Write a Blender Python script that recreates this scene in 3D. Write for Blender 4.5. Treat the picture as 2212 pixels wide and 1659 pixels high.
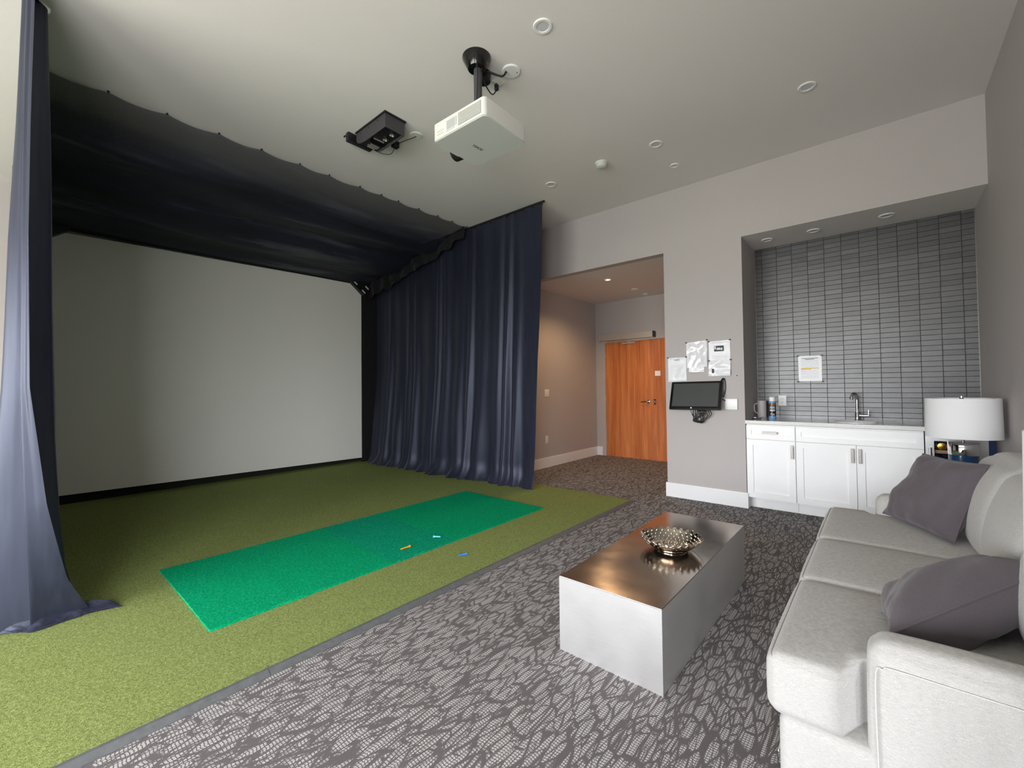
import bpy, bmesh, math, random
from mathutils import Vector, Matrix, noise as mnoise
random.seed(7)
for o in list(bpy.data.objects): bpy.data.objects.remove(o)
SC = bpy.context.scene
COL = SC.collection

# ------------------------------------------------------------------ camera
CAMH = 1.2675
cam_d = bpy.data.cameras.new('camera'); cam = bpy.data.objects.new('camera', cam_d); COL.objects.link(cam)
cam_d.sensor_fit = 'HORIZONTAL'; cam_d.sensor_width = 36.0
cam_d.lens = 929.033 / 2212 * 36.0
cam_d.shift_y = -(829.5 - 817.821) / 2212
cam_d.clip_start = 0.03; cam_d.clip_end = 200
yaw, pit, rol = [math.radians(a) for a in (40.719, 1.204, -0.656)]
F = Vector((-math.sin(yaw)*math.cos(pit), math.cos(yaw)*math.cos(pit), math.sin(pit)))
R0 = Vector((math.cos(yaw), math.sin(yaw), 0)); U0 = R0.cross(F)
Rr = R0*math.cos(rol) + U0*math.sin(rol); Ur = -R0*math.sin(rol) + U0*math.cos(rol)
cam.matrix_world = Matrix(((Rr.x, Ur.x, -F.x, 0), (Rr.y, Ur.y, -F.y, 0), (Rr.z, Ur.z, -F.z, CAMH), (0, 0, 0, 1)))
SC.camera = cam

# ------------------------------------------------------------------ view, sky
SC.view_settings.view_transform = 'Standard'; SC.view_settings.look = 'None'
SC.view_settings.gamma = 1.0; SC.view_settings.use_curve_mapping = False
SC.view_settings.exposure = 0.17
SKY = 22.0
w = bpy.data.worlds.new('overcast_sky'); SC.world = w; w.use_nodes = True
nt = w.node_tree; nt.nodes.clear()
wo = nt.nodes.new('ShaderNodeOutputWorld'); bg = nt.nodes.new('ShaderNodeBackground')
tc = nt.nodes.new('ShaderNodeTexCoord'); sx = nt.nodes.new('ShaderNodeSeparateXYZ'); rp = nt.nodes.new('ShaderNodeValToRGB')
rp.color_ramp.elements[0].position = 0.47; rp.color_ramp.elements[0].color = (0.50, 0.50, 0.48, 1)
rp.color_ramp.elements[1].position = 0.53; rp.color_ramp.elements[1].color = (0.93, 0.95, 1.0, 1)
mp = nt.nodes.new('ShaderNodeMath'); mp.operation = 'MULTIPLY_ADD'; mp.inputs[1].default_value = 0.5; mp.inputs[2].default_value = 0.5
nt.links.new(tc.outputs['Generated'], sx.inputs[0]); nt.links.new(sx.outputs['Z'], mp.inputs[0])
nt.links.new(mp.outputs[0], rp.inputs[0]); nt.links.new(rp.outputs[0], bg.inputs[0]); nt.links.new(bg.outputs[0], wo.inputs[0])
bg.inputs[1].default_value = SKY

# room dimensions
XL, XR, YB = -7.0, 0.659, -5.0
YP, YW, YD = 4.948, 5.57, 7.139
H, ZR, ZH = 3.527, 2.816, 2.817
XHL, XPL, XPR = -4.059, -1.904, -1.083
XT, YT = -2.118, 4.456
WINS = [(-5.7, -3.8), (-3.65, -1.75), (-1.6, 0.2)]
RWIN = (-3.6, -0.9)                                                   # window in the right wall behind the camera
WZ0, WZ1 = 0.25, 2.47
for i, (a, b) in enumerate(WINS + [RWIN]):                          # sky portals in the window openings
    ld = bpy.data.lights.new('window_portal', 'AREA'); ld.shape = 'RECTANGLE'; ld.size = b - a; ld.size_y = WZ1 - WZ0
    ld.cycles.is_portal = True
    lo = bpy.data.objects.new('window_portal', ld); COL.objects.link(lo)
    lo.location = ((a + b)/2, YB - 0.1, (WZ0 + WZ1)/2); lo.rotation_euler = (math.radians(90), 0, 0)
    if i == 3: lo.location = (XR + 0.1, (a + b)/2, (WZ0 + WZ1)/2); lo.rotation_euler = (math.radians(90), 0, math.radians(90))

# ------------------------------------------------------------------ materials
def s2l(c): return c/12.92 if c <= 0.04045 else ((c + 0.055)/1.055)**2.4
def rgb(r, g, b): return (s2l(r/255), s2l(g/255), s2l(b/255), 1)
class N:
    """small wrapper around a node tree"""
    def __init__(s, name):
        s.m = bpy.data.materials.new(name); s.m.use_nodes = True; s.t = s.m.node_tree
        s.p = s.t.nodes['Principled BSDF']; s.out = s.t.nodes['Material Output']
    def n(s, kind, **kw):
        nd = s.t.nodes.new('ShaderNode' + kind)
        for k, v in kw.items(): setattr(nd, k, v)
        return nd
    def l(s, a, b): s.t.links.new(a, b)
    def set(s, sock, v):
        if hasattr(v, 'links') or hasattr(v, 'is_output'): s.l(v, sock)
        else: sock.default_value = v
    def math(s, op, a, b=0.0, c=None, clamp=False):
        nd = s.n('Math', operation=op); nd.use_clamp = clamp
        s.set(nd.inputs[0], a); s.set(nd.inputs[1], b)
        if c is not None: s.set(nd.inputs[2], c)
        return nd.outputs[0]
    def mix(s, f, a, b):
        nd = s.n('MixRGB'); s.set(nd.inputs[0], f); s.set(nd.inputs[1], a); s.set(nd.inputs[2], b); return nd.outputs[0]
    def pos(s): return s.n('NewGeometry').outputs['Position']
    def map(s, vec, scale=(1, 1, 1), rot=(0, 0, 0), loc=(0, 0, 0)):
        nd = s.n('Mapping'); s.l(vec, nd.inputs[0]); nd.inputs['Scale'].default_value = scale
        nd.inputs['Rotation'].default_value = rot; nd.inputs['Location'].default_value = loc; return nd.outputs[0]
    def noise(s, vec, scale, detail=2, rough=0.5):
        nd = s.n('TexNoise'); s.l(vec, nd.inputs['Vector']); nd.inputs['Scale'].default_value = scale
        nd.inputs['Detail'].default_value = detail; nd.inputs['Roughness'].default_value = rough; return nd.outputs['Fac']
    def ramp(s, f, *stops):
        nd = s.n('ValToRGB'); cr = nd.color_ramp
        while len(cr.elements) < len(stops): cr.elements.new(0.5)
        for e, (p, c) in zip(cr.elements, stops): e.position = p; e.color = c if len(c) == 4 else (*c, 1)
        s.set(nd.inputs[0], f); return nd.outputs[0]
    def bump(s, h, strength=0.3, dist=0.01):
        nd = s.n('Bump'); nd.inputs['Strength'].default_value = strength; nd.inputs['Distance'].default_value = dist
        s.set(nd.inputs['Height'], h); s.l(nd.outputs[0], s.p.inputs['Normal'])
def mat(name, col, rough=0.5, metal=0.0, spec=0.5, nscale=0, namp=0.0, bump=0.0, coat=0.0, sheen=0.0, emit=None, estr=0):
    k = N(name); p = k.p
    if len(col) == 3: col = (*col, 1)
    p.inputs['Base Color'].default_value = col; p.inputs['Roughness'].default_value = rough
    p.inputs['Metallic'].default_value = metal; p.inputs['Specular IOR Level'].default_value = spec
    if coat: p.inputs['Coat Weight'].default_value = coat; p.inputs['Coat Roughness'].default_value = 0.05
    if sheen: p.inputs['Sheen Weight'].default_value = sheen; p.inputs['Sheen Roughness'].default_value = 0.4
    if emit: p.inputs['Emission Color'].default_value = (*emit[:3], 1); p.inputs['Emission Strength'].default_value = estr
    if nscale:
        f = k.noise(k.pos(), nscale, 3, 0.6)
        a = tuple(c*(1 - namp) for c in col[:3]) + (1,); b = tuple(min(1, c*(1 + namp)) for c in col[:3]) + (1,)
        k.l(k.ramp(f, (0.3, a), (0.7, b)), p.inputs['Base Color'])
        if bump: k.bump(f, bump, 0.002)
    return k.m

M = {}
M['wall'] = mat('wall_paint_greige', rgb(182, 176, 174), 0.7, spec=0.3, nscale=240, namp=0.02, bump=0.08)
M['ceil'] = mat('ceiling_paint', rgb(226, 221, 219), 0.8, spec=0.2, nscale=160, namp=0.015, bump=0.06)
M['trim'] = mat('white_trim_paint', rgb(232, 232, 232), 0.35, nscale=12, namp=0.01)
M['white'] = mat('white_plastic', rgb(232, 232, 230), 0.35, nscale=30, namp=0.01)
M['offwhite'] = mat('projector_white_plastic', rgb(208, 209, 203), 0.45, nscale=40, namp=0.01)
M['projgrey'] = mat('projector_grey_plastic', rgb(192, 195, 191), 0.5, nscale=40, namp=0.01)
M['black'] = mat('black_plastic', rgb(24, 24, 26), 0.4, nscale=60, namp=0.1)
M['gloss'] = mat('gloss_black', rgb(12, 12, 13), 0.12, nscale=60, namp=0.1)
M['charcoal'] = mat('charcoal_powder_coat', rgb(62, 61, 64), 0.55, nscale=300, namp=0.12, bump=0.1)
M['chrome'] = mat('chrome', rgb(225, 225, 228), 0.06, 1.0, nscale=8, namp=0.01)
M['nickel'] = mat('brushed_nickel', rgb(122, 119, 115), 0.38, 1.0, nscale=60, namp=0.05)
M['alu'] = mat('anodised_aluminium', rgb(196, 190, 182), 0.4, 0.6, nscale=60, namp=0.03)
M['cab'] = mat('cabinet_white_lacquer', rgb(240, 240, 240), 0.3, nscale=10, namp=0.008)
M['rubber'] = mat('grey_rubber', rgb(92, 94, 96), 0.5, nscale=40, namp=0.15, bump=0.1)
M['cloth_black'] = mat('black_cloth', rgb(11, 11, 16), 0.85, nscale=200, namp=0.25, sheen=0.1)
M['gap_shade'] = mat('dark_olive_gap_shade', rgb(24, 27, 17), 0.9, nscale=120, namp=0.2)  # shade of the gap under the screen, put into the colour
M['cable'] = mat('black_cable', rgb(22, 22, 22), 0.45, nscale=80, namp=0.1)
M['navy'] = mat('navy_interior', rgb(34, 66, 124), 0.5, nscale=30, namp=0.1)
M['wood_shelf'] = mat('beech_shelf_front', rgb(205, 150, 100), 0.5, nscale=60, namp=0.08)
M['gold'] = mat('gold_foil', rgb(222, 165, 70), 0.25, 1.0, nscale=40, namp=0.1)
M['blue_ceramic'] = mat('blue_ceramic', rgb(20, 58, 90), 0.2, coat=0.5, nscale=20, namp=0.06)
M['bed'] = mat('grout_dark', rgb(58, 58, 60), 0.9, nscale=200, namp=0.1)
M['mug'] = mat('grey_stoneware', rgb(186, 180, 182), 0.4, nscale=50, namp=0.03)
M['shade'] = mat('white_linen_shade', rgb(238, 238, 240), 0.8, nscale=350, namp=0.02, bump=0.05)
M['diffuser'] = mat('light_diffuser_off', rgb(206, 206, 210), 0.5, nscale=20, namp=0.01)
M['lit'] = mat('lit_warm_diffuser', (1, 0.8, 0.55), 0.5, emit=(1.0, 0.70, 0.36), estr=3.0, nscale=5, namp=0.01)
M['orange'] = mat('orange_tee_plastic', rgb(238, 150, 40), 0.4, nscale=50, namp=0.05)
M['blue'] = mat('blue_tee_plastic', rgb(40, 130, 215), 0.4, nscale=50, namp=0.05)
M['lightblue'] = mat('light_blue_tee_plastic', rgb(110, 195, 235), 0.4, nscale=50, namp=0.05)
M['can_blue'] = mat('can_blue', rgb(105, 150, 190), 0.3, nscale=50, namp=0.05)
M['can_black'] = mat('can_black', rgb(28, 30, 34), 0.3, nscale=50, namp=0.05)
M['print_orange'] = mat('print_orange', rgb(240, 155, 30), 0.5, nscale=50, namp=0.04)
M['print_dark'] = mat('print_dark', rgb(70, 72, 80), 0.7, nscale=90, namp=0.2)
M['print_white'] = mat('print_white', rgb(225, 225, 225), 0.6, nscale=90, namp=0.05)
M['print_yellow'] = mat('highlighter_yellow', rgb(245, 208, 60), 0.7, nscale=90, namp=0.06)
M['sink'] = mat('white_porcelain', rgb(235, 235, 235), 0.1, coat=0.4, nscale=10, namp=0.01)
M['darkwood'] = mat('espresso_wood', rgb(60, 48, 42), 0.4, nscale=30, namp=0.2)

def paper_mat(name, rows, u0, u1, v0, v1, ink=0.45, gloss=0.35):
    k = N(name); uv = k.n('UVMap').outputs[0]; s = k.n('SeparateXYZ'); k.l(uv, s.inputs[0]); u, v = s.outputs[0], s.outputs[1]
    fr = k.math('FRACT', k.math('MULTIPLY', v, rows)); line = k.math('MULTIPLY', k.math('GREATER_THAN', fr, 0.35), k.math('LESS_THAN', fr, 0.75))
    words = k.math('GREATER_THAN', k.noise(k.map(uv, (60, rows, 1)), 1.0, 1), 0.44)
    long = k.math('LESS_THAN', u, k.math('ADD', u1 - 0.14, k.math('MULTIPLY', 0.3, k.noise(k.map(uv, (0.01, rows*0.8, 1)), 1.0, 0))))
    box = k.math('MULTIPLY', k.math('MULTIPLY', k.math('GREATER_THAN', u, u0), k.math('LESS_THAN', u, u1)),
                 k.math('MULTIPLY', k.math('GREATER_THAN', v, v0), k.math('LESS_THAN', v, v1)))
    f = k.math('MULTIPLY', k.math('MULTIPLY', line, words), k.math('MULTIPLY', box, long))
    k.l(k.mix(k.math('MULTIPLY', f, ink), rgb(236, 236, 240), rgb(70, 70, 78)), k.p.inputs['Base Color'])
    k.p.inputs['Roughness'].default_value = gloss
    k.bump(k.noise(k.pos(), 30, 2), 0.25, 0.004)
    return k.m

def mk_carpet():
    k = N('patterned_carpet'); P = k.pos()
    warp = k.n('TexNoise'); k.l(P, warp.inputs['Vector']); warp.inputs['Scale'].default_value = 7; warp.inputs['Detail'].default_value = 3
    vm = k.n('VectorMath', operation='MULTIPLY_ADD'); k.l(warp.outputs['Color'], vm.inputs[0]); vm.inputs[1].default_value = (0.03, 0.08, 0); k.l(P, vm.inputs[2])
    q = k.map(vm.outputs[0], (30, 7.0, 1), (0, 0, 0))
    vo = k.n('TexVoronoi', feature='DISTANCE_TO_EDGE'); k.l(q, vo.inputs['Vector']); vo.inputs['Scale'].default_value = 1.0; vo.inputs['Randomness'].default_value = 1.0
    q2 = k.map(vm.outputs[0], (40, 8.0, 1), (0, 0, 0.25), (3, 8, 0))
    vo2 = k.n('TexVoronoi', feature='DISTANCE_TO_EDGE'); k.l(q2, vo2.inputs['Vector']); vo2.inputs['Scale'].default_value = 1.0
    big = k.noise(k.map(P, (1, 0.6, 1)), 9, 2)
    d = k.math('MINIMUM', vo.outputs['Distance'], k.math('MULTIPLY', vo2.outputs['Distance'], k.math('MULTIPLY_ADD', big, 3.0, 0.3)))
    patch = k.n('MapRange'); k.l(d, patch.inputs[0]); patch.inputs[1].default_value = 0.05; patch.inputs[2].default_value = 0.10
    s = k.n('SeparateXYZ'); k.l(P, s.inputs[0])
    jit = k.math('MULTIPLY', k.noise(k.map(P, (60, 8, 1)), 1.0, 1), 1.2)
    row = k.math('FRACT', k.math('ADD', k.math('MULTIPLY', s.outputs[1], 88.0), jit))
    rows_ = k.math('MULTIPLY', k.math('GREATER_THAN', row, 0.30), 1.0)
    colm = k.math('FRACT', k.math('MULTIPLY', s.outputs[0], 95.0))
    dash = k.math('GREATER_THAN', colm, 0.18)
    thread = k.math('MULTIPLY', k.math('MULTIPLY', rows_, dash), patch.outputs[0])
    fine = k.noise(P, 420, 2, 0.7)
    dark = k.ramp(fine, (0.3, rgb(82, 78, 79)), (0.7, rgb(116, 111, 111)))
    lite = k.ramp(fine, (0.3, rgb(160, 157, 156)), (0.7, rgb(206, 204, 203)))
    k.l(k.mix(thread, dark, lite), k.p.inputs['Base Color']); k.p.inputs['Roughness'].default_value = 0.95
    k.p.inputs['Specular IOR Level'].default_value = 0.1
    k.bump(k.math('ADD', k.math('MULTIPLY', thread, 0.8), fine), 0.4, 0.004)
    return k.m
M['carpet'] = mk_carpet()

def mk_turf(name, a, b, c, sc=1.0, bmp=0.9):
    k = N(name); P = k.pos()
    f1 = k.noise(k.map(P, (1, 1, 1)), 260*sc, 3, 0.75); f2 = k.noise(P, 90*sc, 3, 0.7); f3 = k.noise(P, 1.6, 2)
    f = k.math('ADD', k.math('MULTIPLY', f1, 0.6), k.math('MULTIPLY', f2, 0.4))
    col = k.ramp(f, (0.36, a), (0.5, b), (0.66, c))
    tint = k.mix(k.math('MULTIPLY', f3, 0.16), col, (b[0]*1.25, b[1]*1.15, b[2]*0.9, 1))
    k.l(tint, k.p.inputs['Base Color']); k.p.inputs['Roughness'].default_value = 0.9; k.p.inputs['Specular IOR Level'].default_value = 0.05
    k.bump(f, bmp, 0.012)
    return k.m
M['turf'] = mk_turf('olive_green_turf', rgb(92, 103, 56), rgb(134, 147, 86), rgb(182, 193, 128))
M['mat'] = mk_turf('emerald_tee_turf', rgb(0, 116, 74), rgb(0, 156, 104), rgb(40, 196, 148), 0.8)
M['mat2'] = mk_turf('emerald_tee_turf_insert', rgb(0, 108, 76), rgb(0, 148, 108), rgb(50, 200, 165), 0.8)

def mk_fabric(name, col, amp, sx=1, sy=1, sz=1, rough=0.9):
    k = N(name); P = k.pos()
    f1 = k.noise(k.map(P, (sx*900, sy*220, sz*220)), 1.0, 2, 0.6); f2 = k.noise(P, 750, 2, 0.7)
    f = k.math('ADD', k.math('MULTIPLY', f1, 0.4), k.math('MULTIPLY', f2, 0.6))
    a = tuple(c*(1 - amp) for c in col[:3]) + (1,); b = tuple(c*(1 + amp) for c in col[:3]) + (1,)
    k.l(k.ramp(f, (0.33, a), (0.66, b)), k.p.inputs['Base Color']); k.p.inputs['Roughness'].default_value = rough
    k.p.inputs['Specular IOR Level'].default_value = 0.15; k.p.inputs['Sheen Weight'].default_value = 0.2
    k.bump(f, 0.25, 0.002)
    return k.m
M['sofa'] = mk_fabric('light_grey_tweed', rgb(173, 171, 168), 0.26, 0.075, 0.3, 3.2)
M['pillow'] = mk_fabric('charcoal_mauve_weave', rgb(88, 81, 86), 0.22, 1, 0.3, 1)
M['stitch'] = mat('stitching', rgb(205, 203, 200), 0.9, nscale=300, namp=0.1)

def mk_satin():
    k = N('navy_satin'); P = k.pos()
    f = k.noise(k.map(P, (40, 40, 3)), 1.0, 3)
    k.l(k.ramp(f, (0.3, rgb(30, 32, 46)), (0.7, rgb(39, 41, 56))), k.p.inputs['Base Color'])
    k.p.inputs['Roughness'].default_value = 0.45; k.p.inputs['IOR'].default_value = 1.52
    k.p.inputs['Specular Tint'].default_value = (0.74, 0.80, 1.0, 1)
    k.p.inputs['Sheen Weight'].default_value = 0.25; k.p.inputs['Sheen Roughness'].default_value = 0.35; k.p.inputs['Sheen Tint'].default_value = (0.6, 0.65, 0.9, 1)
    k.bump(k.noise(k.map(P, (14, 14, 1.5)), 1.0, 2), 0.12, 0.02)
    return k.m
M['satin'] = mk_satin()

def mk_screen():
    k = N('impact_screen_cloth'); f = k.noise(k.pos(), 350, 2, 0.7); g = k.noise(k.pos(), 0.8, 2)
    k.l(k.mix(k.math('MULTIPLY', g, 0.2), k.ramp(f, (0.3, rgb(224, 224, 217)), (0.7, rgb(236, 236, 229))), rgb(214, 212, 205)), k.p.inputs['Base Color'])
    k.p.inputs['Roughness'].default_value = 0.85; k.p.inputs['Specular IOR Level'].default_value = 0.2; k.bump(f, 0.1, 0.002); return k.m
M['screen'] = mk_screen()

def mk_wood():
    k = N('cherry_veneer'); P = k.pos()
    w1 = k.noise(k.map(P, (9, 9, 0.55)), 1.0, 4, 0.6); w2 = k.noise(k.map(P, (70, 70, 1.6)), 1.0, 3, 0.65)
    f = k.math('ADD', k.math('MULTIPLY', w1, 0.55), k.math('MULTIPLY', w2, 0.45))
    k.l(k.ramp(f, (0.32, rgb(150, 80, 38)), (0.5, rgb(196, 114, 60)), (0.68, rgb(222, 146, 90))), k.p.inputs['Base Color'])
    k.p.inputs['Roughness'].default_value = 0.38; k.bump(w2, 0.05, 0.001); return k.m
M['wood'] = mk_wood()

TX0, TPX, TZ0, TPZ = -1.012, 0.1438, 1.859, 0.0488
def mk_tile():
    k = N('grey_glazed_wall_tile'); P = k.pos()
    s = k.n('SeparateXYZ'); k.l(P, s.inputs[0])
    cx = k.math('FLOOR', k.math('DIVIDE', k.math('SUBTRACT', s.outputs[0], TX0), TPX)); cz = k.math('FLOOR', k.math('DIVIDE', k.math('SUBTRACT', s.outputs[2], TZ0), TPZ))
    cv = k.n('CombineXYZ'); k.l(cx, cv.inputs[0]); k.l(cz, cv.inputs[1])
    wn = k.n('TexWhiteNoise'); k.l(cv.outputs[0], wn.inputs['Vector'])
    f = k.noise(k.map(P, (120, 120, 420)), 1.0, 3, 0.7)
    v = k.math('ADD', k.math('MULTIPLY', wn.outputs['Value'], 0.35), k.math('MULTIPLY', f, 0.65))
    k.l(k.ramp(v, (0.2, rgb(56, 56, 58)), (0.8, rgb(86, 86, 87))), k.p.inputs['Base Color'])
    k.p.inputs['Roughness'].default_value = 0.24; k.p.inputs['IOR'].default_value = 1.65
    k.bump(k.noise(k.map(P, (1, 1, 1.5)), 190, 3, 0.6), 0.30, 0.003)
    return k.m
M['tile'] = mk_tile()

def mk_brushed(name, col, rough, scale):
    k = N(name); P = k.pos(); f = k.noise(k.map(P, scale), 1.0, 3, 0.6); g = k.noise(P, 6, 3)
    k.l(k.ramp(f, (0.3, tuple(c*0.9 for c in col[:3])), (0.7, col)), k.p.inputs['Base Color']); k.p.inputs['Metallic'].default_value = 1.0
    k.l(k.math('MULTIPLY_ADD', g, 0.12, rough - 0.06), k.p.inputs['Roughness'])
    k.p.inputs['Anisotropic'].default_value = 0.3
    k.bump(f, 0.06, 0.001); return k.m
M['steel'] = mk_brushed('brushed_steel_sheet', rgb(222, 221, 220), 0.52, (12, 12, 500))
M['steel_top'] = mk_brushed('brushed_steel_top', rgb(206, 196, 188), 0.15, (600, 10, 10))
M['stainless'] = mk_brushed('stainless_door', rgb(196, 196, 194), 0.3, (12, 12, 400))
M['bowl'] = mat('polished_nickel_bowl', rgb(205, 196, 184), 0.1, 1.0, nscale=20, namp=0.04)

def mk_quartz():
    k = N('polished_quartz'); f = k.noise(k.pos(), 180, 3, 0.7)
    k.l(k.ramp(f, (0.3, rgb(214, 214, 212)), (0.7, rgb(236, 236, 234))), k.p.inputs['Base Color']); k.p.inputs['Roughness'].default_value = 0.08; k.p.inputs['IOR'].default_value = 1.55; return k.m
M['quartz'] = mk_quartz()

def mk_net():
    k = N('black_safety_netting'); P = k.pos(); s = k.n('SeparateXYZ'); k.l(P, s.inputs[0])
    vo = k.n('TexVoronoi', feature='DISTANCE_TO_EDGE'); k.l(k.map(P, (120, 120, 0)), vo.inputs['Vector']); vo.inputs['Scale'].default_value = 1.0; vo.inputs['Randomness'].default_value = 0.2
    thread = k.math('LESS_THAN', vo.outputs['Distance'], 0.2)
    streak = k.noise(k.map(P, (5.0, 0.5, 1)), 1.0, 3, 0.6)
    dens = k.n('MapRange'); k.l(streak, dens.inputs[0]); dens.inputs[1].default_value = 0.40; dens.inputs[2].default_value = 0.62; dens.inputs[3].default_value = 1.0; dens.inputs[4].default_value = 0.80
    k.p.inputs['Base Color'].default_value = rgb(20, 21, 32); k.p.inputs['Roughness'].default_value = 0.7
    k.l(k.ramp(streak, (0.35, rgb(8, 9, 20)), (0.58, rgb(28, 31, 54)), (0.72, rgb(86, 90, 100))), k.p.inputs['Base Color'])
    front = k.n('MapRange'); k.l(s.outputs[0], front.inputs[0]); front.inputs[1].default_value = -4.95; front.inputs[2].default_value = -4.62; front.inputs[3].default_value = 0.0; front.inputs[4].default_value = 1.0
    # one loose layer of mesh along the open edge, several gathered layers deeper in
    single = k.math('MAXIMUM', k.math('MULTIPLY', thread, 0.7), 0.30)
    al = k.math('ADD', k.math('MULTIPLY', front.outputs[0], single), k.math('MULTIPLY', k.math('SUBTRACT', 1.0, front.outputs[0]), dens.outputs[0]))
    k.l(al, k.p.inputs['Alpha']); return k.m
M['net'] = mk_net()

def mk_glass():
    k = N('fridge_glass'); tr = k.n('BsdfTransparent'); gl = k.n('BsdfGlossy'); mx = k.n('MixShader')
    tr.inputs[0].default_value = (0.9, 0.93, 0.96, 1); gl.inputs['Roughness'].default_value = 0.03
    mx.inputs[0].default_value = 0.06; k.l(tr.outputs[0], mx.inputs[1]); k.l(gl.outputs[0], mx.inputs[2]); k.l(mx.outputs[0], k.out.inputs[0]); return k.m
M['glass'] = mk_glass()

# ------------------------------------------------------------------ geometry helpers
ORG = {}
class G:
    def __init__(s): s.v = []; s.f = []; s.uv = None
    def add(s, vs, fs):
        o = len(s.v); s.v += [Vector(v) for v in vs]; s.f += [tuple(i + o for i in f) for f in fs]; return s
    def box(s, x0, x1, y0, y1, z0, z1):
        return s.add([(x, y, z) for z in (z0, z1) for y in (y0, y1) for x in (x0, x1)],
                     [(0, 2, 3, 1), (4, 5, 7, 6), (0, 1, 5, 4), (2, 6, 7, 3), (0, 4, 6, 2), (1, 3, 7, 5)])
    def quad(s, a, b, c, d): return s.add([a, b, c, d], [(0, 1, 2, 3)])
    def prism(s, poly, z0, z1):
        n = len(poly)
        return s.add([(x, y, z0) for x, y in poly] + [(x, y, z1) for x, y in poly],
                     [tuple(range(n))[::-1], tuple(range(n, 2*n))] + [(i, (i + 1) % n, n + (i + 1) % n, n + i) for i in range(n)])
    def lathe(s, c, prof, n=32, sx=1, sy=1):
        c = Vector(c); vs = []; fs = []
        for r, z in prof: vs += [(c.x + r*sx*math.cos(2*math.pi*i/n), c.y + r*sy*math.sin(2*math.pi*i/n), c.z + z) for i in range(n)]
        for k in range(len(prof) - 1): fs += [(k*n + i, k*n + (i + 1) % n, (k + 1)*n + (i + 1) % n, (k + 1)*n + i) for i in range(n)]
        if prof[0][0] > 1e-6: fs.append(tuple(range(n))[::-1])
        if prof[-1][0] > 1e-6: fs.append(tuple((len(prof) - 1)*n + i for i in range(n)))
        return s.add(vs, fs)
    def open_lathe(s, c, prof, n=48):
        c = Vector(c); vs = []; fs = []
        for r, z in prof: vs += [(c.x + r*math.cos(2*math.pi*i/n), c.y + r*math.sin(2*math.pi*i/n), c.z + z) for i in range(n)]
        for k in range(len(prof) - 1): fs += [(k*n + i, k*n + (i + 1) % n, (k + 1)*n + (i + 1) % n, (k + 1)*n + i) for i in range(n)]
        return s.add(vs, fs)
    def tube(s, pts, r, n=8, cap=True):
        pts = [Vector(p) for p in pts]; vs = []; fs = []; a = None
        for i, p in enumerate(pts):
            d = (pts[min(i + 1, len(pts) - 1)] - pts[max(i - 1, 0)]).normalized()
            if a is None: a = d.orthogonal().normalized()
            a = (a - d*a.dot(d)).normalized(); b = d.cross(a)
            rr = r[i] if isinstance(r, (list, tuple)) else r
            vs += [p + (a*math.cos(2*math.pi*k/n) + b*math.sin(2*math.pi*k/n))*rr for k in range(n)]
        for i in range(len(pts) - 1): fs += [(i*n + k, i*n + (k + 1) % n, (i + 1)*n + (k + 1) % n, (i + 1)*n + k) for k in range(n)]
        if cap: fs += [tuple(range(n))[::-1], tuple((len(pts) - 1)*n + k for k in range(n))]
        return s.add(vs, fs)
    def grid(s, fn, nu, nv, uv=False):
        o = len(s.v); vs = [fn(i/nu, j/nv) for j in range(nv + 1) for i in range(nu + 1)]
        if uv: s.uv = [(i/nu, j/nv) for j in range(nv + 1) for i in range(nu + 1)]
        return s.add(vs, [(j*(nu + 1) + i, j*(nu + 1) + i + 1, (j + 1)*(nu + 1) + i + 1, (j + 1)*(nu + 1) + i) for j in range(nv) for i in range(nu)])
    def rbox(s, x0, x1, y0, y1, z0, z1, r, n=10, puff=(0, 0, 0), seg=4):
        """rounded, optionally puffed box"""
        c = Vector(((x0 + x1)/2, (y0 + y1)/2, (z0 + z1)/2)); h = Vector(((x1 - x0)/2, (y1 - y0)/2, (z1 - z0)/2)); r = min(r, min(h)*0.999)
        def cuts(hh):
            e = r/hh; a = [-1 + e*k/seg for k in range(seg + 1)]; m = [(-1 + e) + (2 - 2*e)*k/n for k in range(1, n)]; return a + m + [-v for v in a[::-1]]
        idx = {}; vs = []; fs = []
        def put(p):
            key = tuple(round(t, 5) for t in p)
            if key not in idx:
                q = Vector((p[0]*h.x, p[1]*h.y, p[2]*h.z)); inner = Vector([max(-h[k] + r, min(h[k] - r, q[k])) for k in range(3)])
                d = q - inner
                if d.length > 1e-9: q = inner + d.normalized()*r*min(1, max(abs(d[k]) for k in range(3))/r if True else 1)
                for k in range(3):
                    if puff[k]:
                        a, b = [(1 - abs(p[j])**2.5) for j in range(3) if j != k]
                        q[k] += puff[k]*max(0, a)**0.6*max(0, b)**0.6*p[k]
                idx[key] = len(vs); vs.append(c + q)
            return idx[key]
        for k in range(3):
            i, j = [(1, 2), (2, 0), (0, 1)][k]; ca, cb = cuts(h[i]), cuts(h[j])
            for sgn in (-1, 1):
                for a in range(len(ca) - 1):
                    for b in range(len(cb) - 1):
                        qd = []
                        for (aa, bb) in ((a, b), (a + 1, b), (a + 1, b + 1), (a, b + 1)):
                            p = [0, 0, 0]; p[k] = sgn; p[i] = ca[aa]; p[j] = cb[bb]; qd.append(put(p))
                        fs.append(tuple(qd if sgn > 0 else qd[::-1]))
        return s.add(vs, fs)
    def xf(s, m): s.v = [m @ v for v in s.v]; return s
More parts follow.
